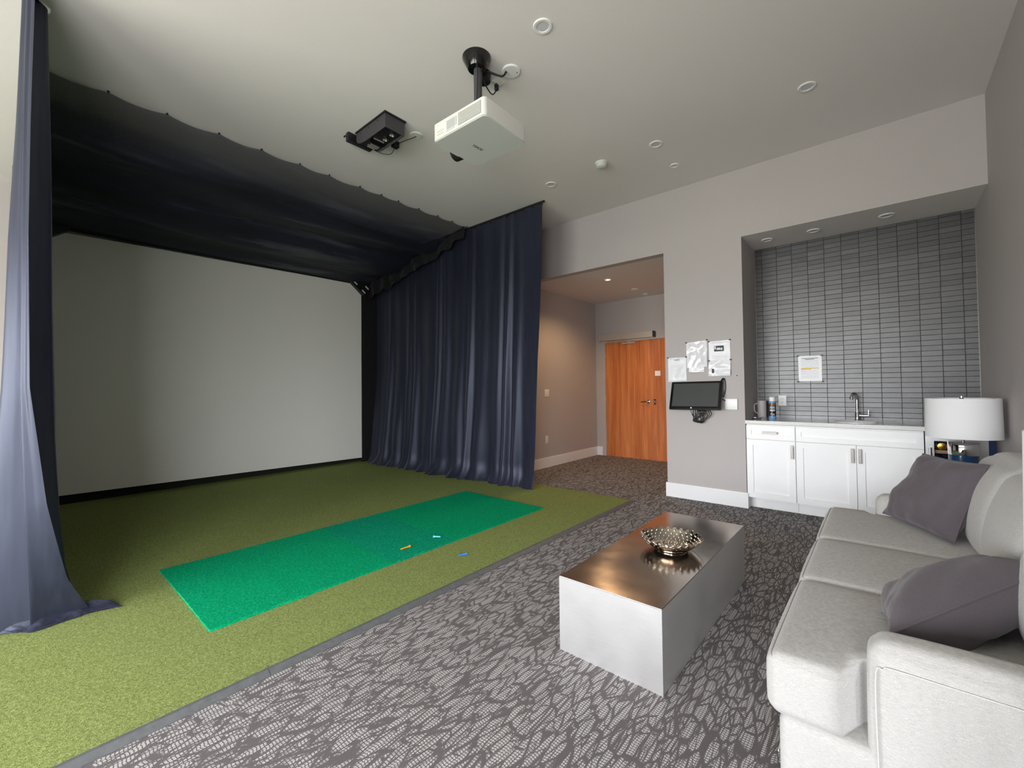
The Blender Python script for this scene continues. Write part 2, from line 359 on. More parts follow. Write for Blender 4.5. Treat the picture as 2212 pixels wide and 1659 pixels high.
    def build(s, name, m, parent=None, smooth=None, label=None, cat=None, group=None, kind=None):
        if parent is not None: org = ORG[parent.name]
        elif kind == 'structure': org = Vector((0, 0, 0))
        else:
            xs = [[v[k] for v in s.v] for k in range(3)]; org = Vector(((min(xs[0]) + max(xs[0]))/2, (min(xs[1]) + max(xs[1]))/2, min(xs[2])))
        me = bpy.data.meshes.new(name); me.from_pydata([tuple(v - org) for v in s.v], [], s.f); me.update()
        if s.uv:
            ul = me.uv_layers.new(name='UVMap')
            for lp in me.loops: ul.data[lp.index].uv = s.uv[lp.vertex_index]
        mats = m if isinstance(m, list) else [m]
        for q in mats: me.materials.append(M[q] if isinstance(q, str) else q)
        if smooth is not None:
            me.polygons.foreach_set('use_smooth', [True]*len(me.polygons))
            if smooth < 180: me.set_sharp_from_angle(angle=math.radians(smooth))
        o = bpy.data.objects.new(name, me); COL.objects.link(o)
        if parent is not None: o.parent = parent
        else: o.location = org
        ORG[o.name] = org
        tag(o, label, cat, group, kind); return o
def tag(o, label=None, cat=None, group=None, kind=None):
    for k, v in (('label', label), ('category', cat), ('group', group), ('kind', kind)):
        if v: o[k] = v
    return o
def thing(name, label, cat, loc, group=None, kind=None):
    o = bpy.data.objects.new(name, None); COL.objects.link(o); o.location = loc; o.empty_display_size = 0.1
    ORG[o.name] = Vector(loc); return tag(o, label, cat, group, kind)
def text_mesh(name, txt, size, m, mtx, parent, ext=0.0006):
    cu = bpy.data.curves.new(name, 'FONT'); cu.body = txt; cu.size = size; cu.extrude = ext; cu.align_x = 'CENTER'; cu.align_y = 'CENTER'
    ob = bpy.data.objects.new(name, cu); COL.objects.link(ob); bpy.context.view_layer.update()
    me = bpy.data.meshes.new_from_object(ob.evaluated_get(bpy.context.evaluated_depsgraph_get())); bpy.data.objects.remove(ob)
    me.transform(Matrix.Translation(-ORG[parent.name]) @ mtx); me.materials.clear(); me.materials.append(M[m])
    o = bpy.data.objects.new(name, me); COL.objects.link(o); o.parent = parent; ORG[o.name] = ORG[parent.name]; return o
def frame_mtx(origin, right, up):
    r = Vector(right).normalized(); u = Vector(up); u = (u - r*u.dot(r)).normalized(); n = r.cross(u); o = Vector(origin)
    return Matrix(((r.x, u.x, n.x, o.x), (r.y, u.y, n.y, o.y), (r.z, u.z, n.z, o.z), (0, 0, 0, 1)))
def catmull(pts, t):
    """point on a polyline smoothed with Catmull-Rom, t in 0..1"""
    n = len(pts) - 1; x = min(max(t, 0), 1)*n; i = min(int(x), n - 1); f = x - i
    p = [Vector(pts[max(0, min(n, i + k))]) for k in (-1, 0, 1, 2)]
    return 0.5*((2*p[1]) + (p[2] - p[0])*f + (2*p[0] - 5*p[1] + 4*p[2] - p[3])*f*f + (3*p[1] - p[0] - 3*p[2] + p[3])*f**3)

# ------------------------------------------------------------------ room shell
S = 'structure'
G().box(XL - 0.1, XR + 0.1, YB - 0.1, YW, -0.06, 0).box(XHL - 0.1, XPL + 0.1, YW, YD + 0.1, -0.06, 0).build('floor', 'carpet', kind=S)
G().box(XL - 0.1, XR + 0.1, YB - 0.1, YP + 0.12, H, H + 0.1).build('ceiling', 'ceil', kind=S)
G().box(XHL, XPL, YP + 0.12, YD, ZH, ZH + 0.1).box(XHL, XPL, YP + 0.0005, YP + 0.12, ZH - 0.0005, ZH + 0.001).build('ceiling_hall', 'ceil', kind=S)
G().box(XPR, XR, YP + 0.12, YW, ZR, ZR + 0.1).box(XPR, XR, YP + 0.0005, YP + 0.12, ZR - 0.0005, ZR + 0.001).build('ceiling_recess', 'ceil', kind=S)
G().box(XL - 0.1, XL, YB - 0.1, YP + 0.12, 0, H).build('wall_left', 'wall', kind=S)
g = G().box(XR, XR + 0.1, YB - 0.1, RWIN[0], 0, H).box(XR, XR + 0.1, RWIN[1], YW + 0.1, 0, H).box(XR, XR + 0.1, RWIN[0], RWIN[1], 0, WZ0).box(XR, XR + 0.1, RWIN[0], RWIN[1], WZ1, H)
g.build('wall_right', 'wall', kind=S)
g = G(); t = 0.05; a, b = RWIN; x0, x1 = XR + 0.02, XR + 0.08
g.box(x0, x1, a, a + t, WZ0, WZ1).box(x0, x1, b - t, b, WZ0, WZ1).box(x0, x1, a + t, b - t, WZ0, WZ0 + t).box(x0, x1, a + t, b - t, WZ1 - t, WZ1).box(x0, x1, (a + b)/2 - t/2, (a + b)/2 + t/2, WZ0 + t, WZ1 - t)
g.build('window_4', 'charcoal', kind=S)
g = G().box(XL, XR, YP, YP + 0.12, ZR, H)                                           # header above hall, pillar and recess
g.box(XL, XHL, YP, YP + 0.12, 0, ZR).box(XHL - 0.1, XHL, YP + 0.12, YD + 0.1, 0, ZH)
g.box(XPL, XPR, YP, YW + 0.1, 0, ZR).box(XPL, XPL + 0.1, YW + 0.1, YD + 0.1, 0, ZH)
g.build('wall_front', 'wall', kind=S)
g = G().box(XL - 0.1, XR + 0.1, YB - 0.1, YB, 0, WZ0).box(XL - 0.1, XR + 0.1, YB - 0.1, YB, WZ1, H)
xs = [XL - 0.1] + [v for wn in WINS for v in wn] + [XR + 0.1]
for i in range(0, len(xs), 2): g.box(xs[i], xs[i + 1], YB - 0.1, YB, WZ0, WZ1)
g.build('wall_back', 'wall', kind=S)
for i, (a, b) in enumerate(WINS):
    g = G(); t = 0.05; y0, y1 = YB - 0.08, YB - 0.02
    g.box(a, a + t, y0, y1, WZ0, WZ1).box(b - t, b, y0, y1, WZ0, WZ1).box(a + t, b - t, y0, y1, WZ0, WZ0 + t).box(a + t, b - t, y0, y1, WZ1 - t, WZ1)
    g.box((a + b)/2 - t/2, (a + b)/2 + t/2, y0, y1, WZ0 + t, WZ1 - t)
    g.build('window_%d' % (i + 1), 'charcoal', kind=S)
# hall end wall with door opening
DX0, DX1, DX2, DZ = -3.87, -2.967, -2.06, 2.076
g = G().box(XHL, DX0, YD, YD + 0.12, 0, ZH).box(DX0, DX2, YD, YD + 0.12, DZ, ZH).box(DX2, XPL, YD, YD + 0.12, 0, ZH)
g.build('wall_hall_end', 'wall', kind=S)
# baseboards
B = 0.015; BH = 0.158
def baseboard(name, segs):
    g = G()
    for x0, x1, y0, y1 in segs: g.box(x0, x1, y0, y1, 0, BH - 0.012).box(x0 + (0.004 if x1 - x0 < y1 - y0 else 0), x1 - (0.004 if x1 - x0 < y1 - y0 else 0), y0 + (0.004 if x1 - x0 > y1 - y0 else 0), y1, BH - 0.012, BH)
    return g.build(name, 'trim', kind=S)
baseboard('baseboard_pillar', [(XPL - B, XPR + B, YP - B, YP), (XPL - B, XPL, YP, YD), (XPR, XPR + B, YP, YP + 0.1)])
baseboard('baseboard_hall', [(XHL, XHL + B, YP, YD), (XHL + B, -3.94, YD - B, YD)])
baseboard('baseboard_front', [(XL, XHL + B, YP - B, YP)])
baseboard('baseboard_right', [(XR - B, XR, YB, YP)])

# tiled recess wall: mortar bed, 300 separate tiles, the rest of the field joined
wr = G().box(XPR, XR, YW, YW + 0.1, 0, ZR).build('wall_recess', 'bed', kind=S)
def tile_geo(g, x0, x1, z0, z1, y):
    e = 0.0018; d = 0.005; b = 0.0016
    x0 += e/2; x1 -= e/2; z0 += e/2; z1 -= e/2
    vs = [(x0, y, z0), (x1, y, z0), (x1, y, z1), (x0, y, z1), (x0, y - d + b, z0), (x1, y - d + b, z0), (x1, y - d + b, z1), (x0, y - d + b, z1),
          (x0 + b, y - d, z0 + b), (x1 - b, y - d, z0 + b), (x1 - b, y - d, z1 - b), (x0 + b, y - d, z1 - b)]
    return g.add(vs, [(8, 9, 10, 11), (0, 1, 5, 4), (1, 2, 6, 5), (2, 3, 7, 6), (3, 0, 4, 7), (4, 5, 9, 8), (5, 6, 10, 9), (6, 7, 11, 10), (7, 4, 8, 11)])
tm = None; field = G(); cnt = 0
cols = [(XPR, TX0)] + [(TX0 + TPX*k, TX0 + TPX*(k + 1)) for k in range(11)] + [(TX0 + TPX*11, XR)]
k0 = -20; zl = TZ0 + TPZ*k0
while zl < 0.84: zl += TPZ
for ci, (x0, x1) in enumerate(cols):
    z = zl; ri = 0
    while z < ZR - 0.004:
        z1 = min(z + TPZ, ZR); single = 2 <= ci <= 9 and abs(z1 - z - TPZ) < 1e-6 and ri >= 1 and cnt < 300
        jy = YW - random.uniform(0, 0.0012)
        if single:
            if tm is None:
                t = tile_geo(G(), 0, TPX, 0, TPZ, 0).build('tile', 'tile', wr); tm = t.data; t.location = (x0, jy, z)
            else:
                t = bpy.data.objects.new('tile', tm); COL.objects.link(t); t.parent = wr; t.location = (x0, jy, z)
            t.rotation_euler = (random.uniform(-0.012, 0.012), 0, random.uniform(-0.006, 0.006)); cnt += 1
        else: tile_geo(field, x0, x1, z, z1, jy)
        z = z1; ri += 1
field.build('tile_field', 'tile', wr, kind='stuff')
G().box(XR - 0.006, XR, YW - 0.007, YW, 0.906, ZR).build('trim_1', 'nickel', kind=S)
G().box(XPR, XPR + 0.006, YW - 0.007, YW, 0.906, ZR).build('trim_2', 'nickel', kind=S)

# ------------------------------------------------------------------ turf, edge strip, hitting mat
TZ = 0.014
G().box(XL, XT, YB, YT, 0.0005, TZ).build('artificial_turf', 'turf', label='olive green artificial turf flooring under the golf screen bay', cat='turf')
def strip(name, y0, y1):
    prof = [(XT - 0.012, TZ), (XT - 0.012, TZ + 0.004), (XT + 0.004, TZ + 0.004), (XT + 0.034, 0.003), (XT + 0.034, 0.0005), (XT + 0.001, 0.0005), (XT + 0.001, TZ)]
    n = len(prof); g = G()
    g.add([(x, y, z) for y in (y0, y1) for x, z in prof], [tuple(range(n)), tuple(range(n, 2*n))[::-1]] + [(i, n + i, n + (i + 1) % n, (i + 1) % n) for i in range(n)])
    return g.build(name, 'rubber', kind=S)
strip('trim_3', YB, 0.7585); strip('trim_4', 0.7605, YT)
mx0, mx1 = -3.84, -2.685
hm = thing('hitting_mat', 'emerald green golf hitting mat lying on the turf', 'mat', ((mx0 + mx1)/2, 2.1, TZ))
def mat_panel(name, y0, y1, m, x0=mx0, x1=mx1, h=0.012):
    def fn(u, v):
        x = x0 + (x1 - x0)*u; y = y0 + (y1 - y0)*v
        e = 0.004*mnoise.noise(Vector((x*30, y*30, 0)))
        if u in (0, 1): x += e*1.5
        if v in (0, 1): y += e
        return Vector((x, y, TZ + h + 0.0015*mnoise.noise(Vector((x*6, y*6, 3)))))
    nu, nv = 50, max(6, int((y1 - y0)*45)); g = G().grid(fn, nu, nv)
    idx = lambda i, j: j*(nu + 1) + i
    rim = [idx(i, 0) for i in range(nu)] + [idx(nu, j) for j in range(nv)] + [idx(i, nv) for i in range(nu, 0, -1)] + [idx(0, j) for j in range(nv, 0, -1)]
    o = len(g.v); c = Vector(((x0 + x1)/2, (y0 + y1)/2, 0))
    for r in rim: g.v.append(Vector((g.v[r].x + (0.006 if g.v[r].x > c.x else -0.006)*(abs(g.v[r].x - c.x) > (x1 - x0)*0.48), g.v[r].y, TZ + 0.0005)))
    for k in range(len(rim)): g.f.append((rim[k], o + k, o + (k + 1) % len(rim), rim[(k + 1) % len(rim)]))
    return g.build(name, m, hm, smooth=50)
mat_panel('mat_panel', 0.68, 1.804, 'mat'); mat_panel('mat_insert', 1.808, 2.390, 'mat2', h=0.0118); mat_panel('mat_panel', 2.394, 3.585, 'mat')
mat_panel('mat_patch', 1.818, 1.962, 'mat2', -3.79, -3.27, 0.0135)

def tee(p0, p1, m, label):
    p0, p1 = Vector(p0), Vector(p1); d = (p1 - p0).normalized(); L = (p1 - p0).length
    g = G().tube([p0, p0 + d*0.1*L, p0 + d*0.82*L, p0 + d*0.92*L, p1], [0.0045, 0.0055, 0.0055, 0.0085, 0.0095], 12)
    return g.build('golf_tee', m, smooth=40, label=label, cat='golf tee', group='plastic golf tees on the turf')
mt = TZ + 0.0125 + 0.008
tee((-2.835, 1.960, mt), (-2.835, 2.045, mt), 'orange', 'orange plastic golf tee on the green hitting mat')
tee((-2.815, 2.335, mt), (-2.865, 2.300, mt), 'lightblue', 'pale blue plastic golf tee on the green hitting mat')
tee((-2.418, 2.175, TZ + 0.009), (-2.400, 2.240, TZ + 0.009), 'blue', 'blue plastic golf tee on the olive turf beside the mat')

# ------------------------------------------------------------------ impact screen and netting
XS = -6.87
sc = thing('impact_screen', 'large pale grey golf simulator impact screen on the far left wall', 'screen', (XS, 2.1, 0))
def scr(u, v):
    y = 0.12 + (3.98 - 0.12)*u; z0 = 0.138 - 0.052*u; z1 = 3.05 + 0.045*u
    z = z0 + (z1 - z0)*v
    return Vector((XS - 0.03*math.sin(math.pi*u)*math.sin(math.pi*v) + 0.006*mnoise.noise(Vector((y*1.3, z*1.3, 1))), y, z))
G().grid(scr, 48, 36).build('screen_cloth', 'screen', sc, smooth=180)
G().box(XS - 0.03, XS + 0.012, 0.12, 4.12, 3.085, 3.16).build('top_bar', 'cloth_black', sc)
G().box(XS - 0.03, XS + 0.02, 3.965, 4.42, TZ, 3.09).build('side_strip', 'cloth_black', sc)
def bracket(ya, yb, za, zb, strips):
    a = Vector((XS + 0.05, ya, za)); b = Vector((XS + 0.05, yb, zb)); d = (b - a).normalized(); n = Vector((0, -d.z, d.y))
    if n.z < 0: n = -n
    g = G(); hw = 0.09
    for s_ in (0,):
        p = [a - d*0.03, b + d*0.03, b + d*0.03 + n*2*hw, a - d*0.03 + n*2*hw]
        g.add([q + Vector((t, 0, 0)) for t in (-0.05, 0.03) for q in p], [(0, 1, 2, 3), (7, 6, 5, 4), (0, 4, 5, 1), (1, 5, 6, 2), (2, 6, 7, 3), (3, 7, 4, 0)])
    br = g.build('corner_bracket', 'black', sc)
    if strips:
        for s1, s2 in ((0.2, 0.22), (0.78, 0.22), (0.2, 0.78), (0.78, 0.78)):
            c = a + (b - a)*s1 + n*2*hw*s2 + Vector((0.034, 0, 0)); g = G(); e = d*0.038; f = n*0.011
            g.add([c - e - f, c + e - f, c + e + f, c - e + f] , [(0, 1, 2, 3)]); g.add([q + Vector((-0.003, 0, 0)) for q in (c - e - f, c + e - f, c + e + f, c - e + f)], [(3, 2, 1, 0)])
            g.build('fastener_strip', 'print_white', br)
G().box(XL + 0.004, XL + 0.012, 0.1, 4.4, TZ, 0.17).build('gap_shade_strip', 'gap_shade', sc)  # dark strip added on the wall to stand for shade below the screen
bracket(3.74, 3.995, 3.10, 2.885, True); bracket(0.385, 0.20, 3.06, 2.92, False)

XN = -4.345
nn = thing('safety_net', 'black draped netting canopy hung from the ceiling above the screen bay', 'net', (-5.6, 2.1, 2.9))
pins = [0.10, 0.45, 0.80, 1.16, 1.5, 1.85, 2.15, 2.5, 2.77, 3.0, 3.3, 3.6, 3.85, 4.12]
def net(u, v):
    y = 0.02 + 4.13*v; x = XN + (XS + 0.03 - XN)*u
    base = H - 0.012 + (3.10 - H + 0.012)*(u**0.85)
    near = 0.0
    for a, b in zip(pins, pins[1:]):
        if a <= y <= b: near = math.sin(math.pi*(y - a)/(b - a))*(b - a)
    droop = -0.03*near*max(0, 1 - u*6)
    xe = x - 0.07*near*max(0, 1 - u*8)
    fold = 0.055*math.sin(17*u + 1.2*mnoise.noise(Vector((y*0.7, u*2, 0))))*min(1, u*5)*min(1, (1 - u)*5)
    fold += 0.05*mnoise.noise(Vector((u*9, y*0.55, 4.2)))*min(1, u*6)*min(1, (1 - u)*6)
    sag = -0.09*math.sin(math.pi*v)**0.8*math.sin(math.pi*u)
    return Vector((xe, y, min(H - 0.004, base + droop + fold + sag)))
G().grid(net, 110, 90).build('net_canopy', 'net', nn, smooth=180)
def flap(u, v):
    x = XN - 0.02 + (XS + 0.06 - XN)*u; top = H - 0.01 + (3.10 - H)*u**0.85 + 0.02
    drop = 0.17 + 0.10*u + 0.07*mnoise.noise(Vector((u*9, 0, 7))) + 0.015*math.sin(u*61)
    y = 4.09 + 0.014*math.sin(u*52 + v*1.5) - 0.02*v + 0.02*mnoise.noise(Vector((u*20, v*3, 2)))
    return Vector((x, y, top - drop*v))
G().grid(flap, 90, 8).build('side_flap', 'cloth_black', nn, smooth=180)
g = G()
for y in pins: g.lathe((XN, y, H - 0.012), [(0.004, -0.004), (0.008, 0), (0.008, 0.008), (0.004, 0.011)], 8)
g.build('hook_row', 'black', nn, kind='stuff')

# ------------------------------------------------------------------ curtains
tr = G().box(-6.85, -3.045, 4.165, 4.185, H - 0.022, H).build('curtain_track', 'black', label='thin black curtain track on the ceiling above the long far curtain', cat='curtain rail')
cr = thing('curtain', 'long dark navy satin curtain hanging beside the screen, pooling on the turf', 'curtain', (-5.0, 4.2, TZ), 'navy bay curtains')
def rcurt(u, v):
    z = (H - 0.03)*(1 - v) + (TZ + 0.003)*v
    low = max(0.0, (v - 0.55)/0.45)
    xt = -6.72 + 3.645*u; xb = -6.74 + (3.42 + 0.03*math.sin(u*9))*u
    x = xt + (xb - xt)*v**1.5
    amp = (0.010 + 0.020*v)*(0.7 + 0.8*mnoise.noise(Vector((u*7, v*0.8, 2))))
    ph = 92*u + 6.0*mnoise.noise(Vector((u*6, 0, 1))) + 0.7*mnoise.noise(Vector((u*9, v*1.8, 5)))
    y = 4.175 + amp*math.sin(ph) + 0.02*v*math.sin(ph*0.37 + 1)
    y += low*(-0.14*(1 - u)**0.8 + 0.06*u) + 0.05*low*mnoise.noise(Vector((u*11, v*3, 9)))
    if v > 0.93:                                                    # hem pooling forward
        t = (v - 0.93)/0.07; y -= 0.19*t*t*(0.35 + 1.1*abs(mnoise.noise(Vector((u*9, 0, 3)))) + 0.4*abs(mnoise.noise(Vector((u*31, v*5, 6))))) ; z = max(TZ + 0.003 + 0.012*abs(mnoise.noise(Vector((u*40, v*9, 0)))), z - 0.08*t*(1 - t))
        x += 0.05*t*u
    return Vector((x, y, z))
G().grid(rcurt, 420, 120).build('drape', 'satin', cr, smooth=180)
for i in range(26):
    x = -6.70 + 3.62*i/25
    G().box(x - 0.006, x + 0.006, 4.168, 4.182, H - 0.045, H - 0.022).build('glider', 'black', cr)

lt = G().box(-6.85, -3.40, 0.06, 0.08, H - 0.022, H).build('curtain_track', 'black', label='black curtain track on the ceiling above the near left curtain', cat='curtain rail')
cl = thing('curtain', 'navy satin curtain bunched at the left, bright where daylight catches its folds', 'curtain', (-3.6, 0.1, TZ), 'navy bay curtains')
def P2(px, x):
    th = yaw + math.atan((1106 - px)/929.033); return (x, -x/math.tan(th) if abs(math.tan(th)) > 1e-6 else 0.0)
KEY = [   # z, pixel columns of the lead hem, first fold, left silhouette and dark right panel in the photograph
    (3.500, 66, 47, 38, 94), (2.75, 60, 43, 26, 103), (2.10, 57, 41, 12, 110), (1.30, 64, 42, 1, 119), (0.68, 104, 55, -14, 126), (0.25, 150, 66, -38, 124), (0.05, 194, 72, -60, 130)]
def plan(z):
    for (z0, *a), (z1, *b) in zip(KEY, KEY[1:]):
        if z >= z1:
            t = (z0 - z)/(z0 - z1); return [p + (q - p)*t for p, q in zip(a, b)]
    return list(KEY[-1][1:])
def lcurt(u, v):
    z = (H - 0.006)*(1 - v) + (TZ + 0.004)*v
    c, b, a, d = plan(z); fl = max(0, (0.7 - z)/0.7)**2
    pts = [P2(c, -3.36 - 0.12*fl), P2((c + b)/2 + 2, -3.38 - 0.10*fl), P2(b, -3.405 - 0.05*fl), P2(b + 7, -3.47), P2((a + b)/2 + 6, -3.50), P2(a, -3.55 + 0.04*fl), P2(a + 25, -3.61),
           P2((c + d)/2, -3.63), P2(d, -3.69), P2(d - 22, -3.85), P2(d - 4, -4.1), P2(d - 26, -4.4)]
    for k in range(11): pts.append((-4.65 - 0.23*k, (0.09 if k < 7 else 0.03) + (0.05 if k % 2 else -0.05)))
    q = catmull([Vector((p[0], p[1], 0)) for p in pts], u)
    q.x += 0.010*mnoise.noise(Vector((u*14, z*1.2, 3))); q.y += 0.006*mnoise.noise(Vector((u*22, z*0.9, 8)))
    return Vector((q.x, q.y, z))
G().grid(lcurt, 260, 110).build('drape', 'satin', cl, smooth=180)
def lhem(u, v):                                                     # hem lying out on the turf
    back = catmull([(-3.62, -0.24, 0), (-3.55, -0.10, 0), (-3.50, 0.03, 0), (-3.49, 0.14, 0), (-3.50, 0.24, 0), (-3.49, 0.34, 0), (-3.45, 0.42, 0)], u)
    front = catmull([(-3.56, -0.26, 0), (-3.54, -0.13, 0), (-3.47, 0.01, 0), (-3.40, 0.08, 0), (-3.42, 0.20, 0), (-3.43, 0.31, 0), (-3.39, 0.43, 0)], u)
    p = back.lerp(front, v); e = 1 - abs(2*u - 1)**3
    p.z = TZ + 0.003 + e*(0.06*(1 - v)**2 + 0.016*math.sin(math.pi*v)*(0.6 + 0.8*mnoise.noise(Vector((u*9, v*2, 2))))) + 0.006*abs(mnoise.noise(Vector((u*30, v*6, 2))))
    p.x += 0.012*mnoise.noise(Vector((u*13, 0, 5)))*v
    return p
G().grid(lhem, 90, 24).build('hem', 'satin', cl, smooth=180)

# ------------------------------------------------------------------ coffee table and bowl
ct = thing('coffee_table', 'low brushed steel block coffee table on the patterned carpet', 'table', (-0.96, 2.42, 0))
tx0, tx1, ty0, ty1, tz = -1.212, -0.705, 1.742, 3.115, 0.352
G().box(tx0 + 0.004, tx1 - 0.004, ty0 + 0.004, ty1 - 0.004, 0.0, tz - 0.002).build('body', 'steel', ct)
e = 0.002
G().rbox(tx0, tx1, ty0, ty1, tz - 0.004, tz, 0.0015, 1, seg=1).build('top_sheet', 'steel_top', ct)
G().box(tx0, tx1, ty0, ty0 + 0.004, 0, tz - 0.004).build('end_sheet', 'steel', ct); G().box(tx0, tx1, ty1 - 0.004, ty1, 0, tz - 0.004).build('end_sheet', 'steel', ct)
G().box(tx0, tx0 + 0.004, ty0 + 0.004, ty1 - 0.004, 0, tz - 0.004).build('side_sheet', 'steel', ct); G().box(tx1 - 0.004, tx1, ty0 + 0.004, ty1 - 0.004, 0, tz - 0.004).build('side_sheet', 'steel', ct)
bc = Vector((-0.925, 2.435, tz))
bo = thing('bowl', 'round studded silver metal bowl on the steel coffee table', 'bowl', bc)
def bowl_r(t): return 0.078 + 0.092*t**0.8
def bowl_z(t): return 0.008 + 0.062*t**1.5
g = G(); n = 168; rings = 20; vs = []; fs = []
for j in range(rings + 1):
    t = j/rings
    for i in range(n):
        a = 2*math.pi*i/n; sc_ = (0.5 + 0.5*math.cos(28*a)); r = bowl_r(t); z = bowl_z(t)
        if t > 0.85: z -= 0.012*(1 if sc_ < 0.42 else 0)*(t - 0.85)/0.15; r -= 0.009*(1 if sc_ < 0.42 else 0)*(t - 0.85)/0.15
        vs.append(bc + Vector((r*math.cos(a), r*math.sin(a), z)))
for j in range(rings): fs += [(j*n + i, j*n + (i + 1) % n, (j + 1)*n + (i + 1) % n, (j + 1)*n + i) for i in range(n)]
o = len(vs); fs = fs[:]; vs.append(bc + Vector((0, 0, 0.007))); fs += [(o, (i + 1) % n, i) for i in range(n)]
g.add(vs, fs); bd = g.build('bowl_shell', 'bowl', bo, smooth=60)
sm = bd.modifiers.new('thickness', 'SOLIDIFY'); sm.thickness = 0.003
g = G().open_lathe(bc, [(0.076, 0.009), (0.078, 0.004), (0.080, 0.0005), (0.070, 0.0005), (0.068, 0.008)], 40); g.build('foot_ring', 'bowl', bo, smooth=60)
g = G()
for j, t in enumerate((0.06, 0.24, 0.42, 0.60, 0.78)):
    for i in range(28):
        a = 2*math.pi*(i + 0.5*(j % 2))/28; r = bowl_r(t) - 0.002; c = bc + Vector((r*math.cos(a), r*math.sin(a), bowl_z(t) + 0.004)); q = 0.0036 + 0.0042*t
        g.lathe(c, [(0.0001, -q), (q*0.7, -q*0.7), (q, 0), (q*0.7, q*0.7), (0.0001, q)], 8)
for r0, nn_ in ((0.02, 8), (0.04, 16), (0.06, 22)):
    for i in range(nn_):
        a = 2*math.pi*i/nn_; c = bc + Vector((r0*math.cos(a), r0*math.sin(a), 0.010)); q = 0.004
        g.lathe(c, [(0.0001, -q), (q*0.7, -q*0.7), (q, 0), (q*0.7, q*0.7), (0.0001, q)], 8)
g.build('studs', 'bowl', bo, smooth=180, kind='stuff')

# ------------------------------------------------------------------ sofa
sf = thing('sofa', 'light grey three seat fabric sofa along the right wall', 'sofa', (0.2, 2.5, 0))
SY0, SY1, AF = 1.475, 3.555, -0.045
ARM = 0.585
def arm(y0, y1):
    # side profile in x,z extruded along y with a soft rounded top and front
    g = G().rbox(AF, 0.62, y0, y1, 0.05, ARM, 0.045, 10, (0.006, 0.006, 0.012))
    for i, v in enumerate(g.v):                                     # arm dips slightly towards the back
        g.v[i].z -= 0.0*max(0, v.x)
    return g
for y0, y1 in ((SY0, SY0 + 0.13), (SY1 - 0.13, SY1)):
    a = arm(y0, y1).build('arm', 'sofa', sf, smooth=180)
    yo = y0 - 0.0065 if y0 < 2 else y1 + 0.0065
    pts = [(AF + 0.02, yo, 0.08), (AF + 0.014, yo, ARM - 0.10), (AF + 0.03, yo, ARM - 0.055)] + [(AF + 0.05 + 0.1*k, yo, ARM - 0.047) for k in range(6)]
    G().tube([catmull(pts, t/40) for t in range(41)], 0.0014, 6).build('seam', 'stitch', a, smooth=180)
G().rbox(-0.255, 0.55, SY0 + 0.01, SY1 - 0.01, 0.045, 0.295, 0.03, 8, (0.012, 0, 0)).build('base', 'sofa', sf, smooth=180)
G().tube([(-0.262, SY0 + 0.04 + (SY1 - SY0 - 0.08)*t/20, 0.165) for t in range(21)], 0.0018, 6).build('base_seam', 'stitch', sf)
for x in (-0.19, 0.55):
    for y in (SY0 + 0.09, SY1 - 0.09): G().lathe((x, y, 0), [(0.016, 0), (0.024, 0.05)], 14).build('foot', 'darkwood', sf, smooth=60)
G().rbox(0.44, 0.645, SY0 + 0.02, SY1 - 0.02, 0.05, 0.80, 0.06, 8, (0.01, 0, 0.01)).build('back_frame', 'sofa', sf, smooth=180)
cuts = [SY0 + 0.01, 2.165, 2.79, SY1 - 0.01]
for k in range(3):
    y0, y1 = cuts[k] + 0.002, cuts[k + 1] - 0.002
    g = G().rbox(-0.285, 0.46, y0, y1, 0.285, 0.462, 0.034, 14, (0.012, 0.004, 0.018))
    ai = SY0 + 0.135 if k == 0 else (SY1 - 0.135 if k == 2 else None)
    if ai is not None:                                              # T shaped end cushions notch round the arm
        for i, v in enumerate(g.v):
            w_ = max(0, min(1, (v.x - (AF - 0.055))/0.03))
            if k == 0 and v.y < ai: g.v[i].y += (ai - v.y)*w_
            if k == 2 and v.y > ai: g.v[i].y += (ai - v.y)*w_
    sc_ = g.build('seat_cushion', 'sofa', sf, smooth=180)
    pts = [(-0.268, y0 + 0.02, 0.446), (-0.2765, y0 + 0.045, 0.4535), (-0.2765, (y0 + y1)/2, 0.4535), (-0.2765, y1 - 0.045, 0.4535), (-0.268, y1 - 0.02, 0.446)]
    G().tube([catmull(pts, t/30) for t in range(31)], 0.002, 6).build('piping', 'sofa', sc_, smooth=180)
bcut = [SY0 + 0.135, 2.20, 2.80, SY1 - 0.15]
for k in range(3):
    g = G().rbox(0.335, 0.50, bcut[k] + 0.003, bcut[k + 1] - 0.003, 0.445, 0.90, 0.055, 14, (0.055, 0.006, 0.012))
    for i, v in enumerate(g.v): t = (v.z - 0.445)/0.455; g.v[i].x += 0.085*t*t
    g.build('back_cushion', 'sofa', sf, smooth=180)

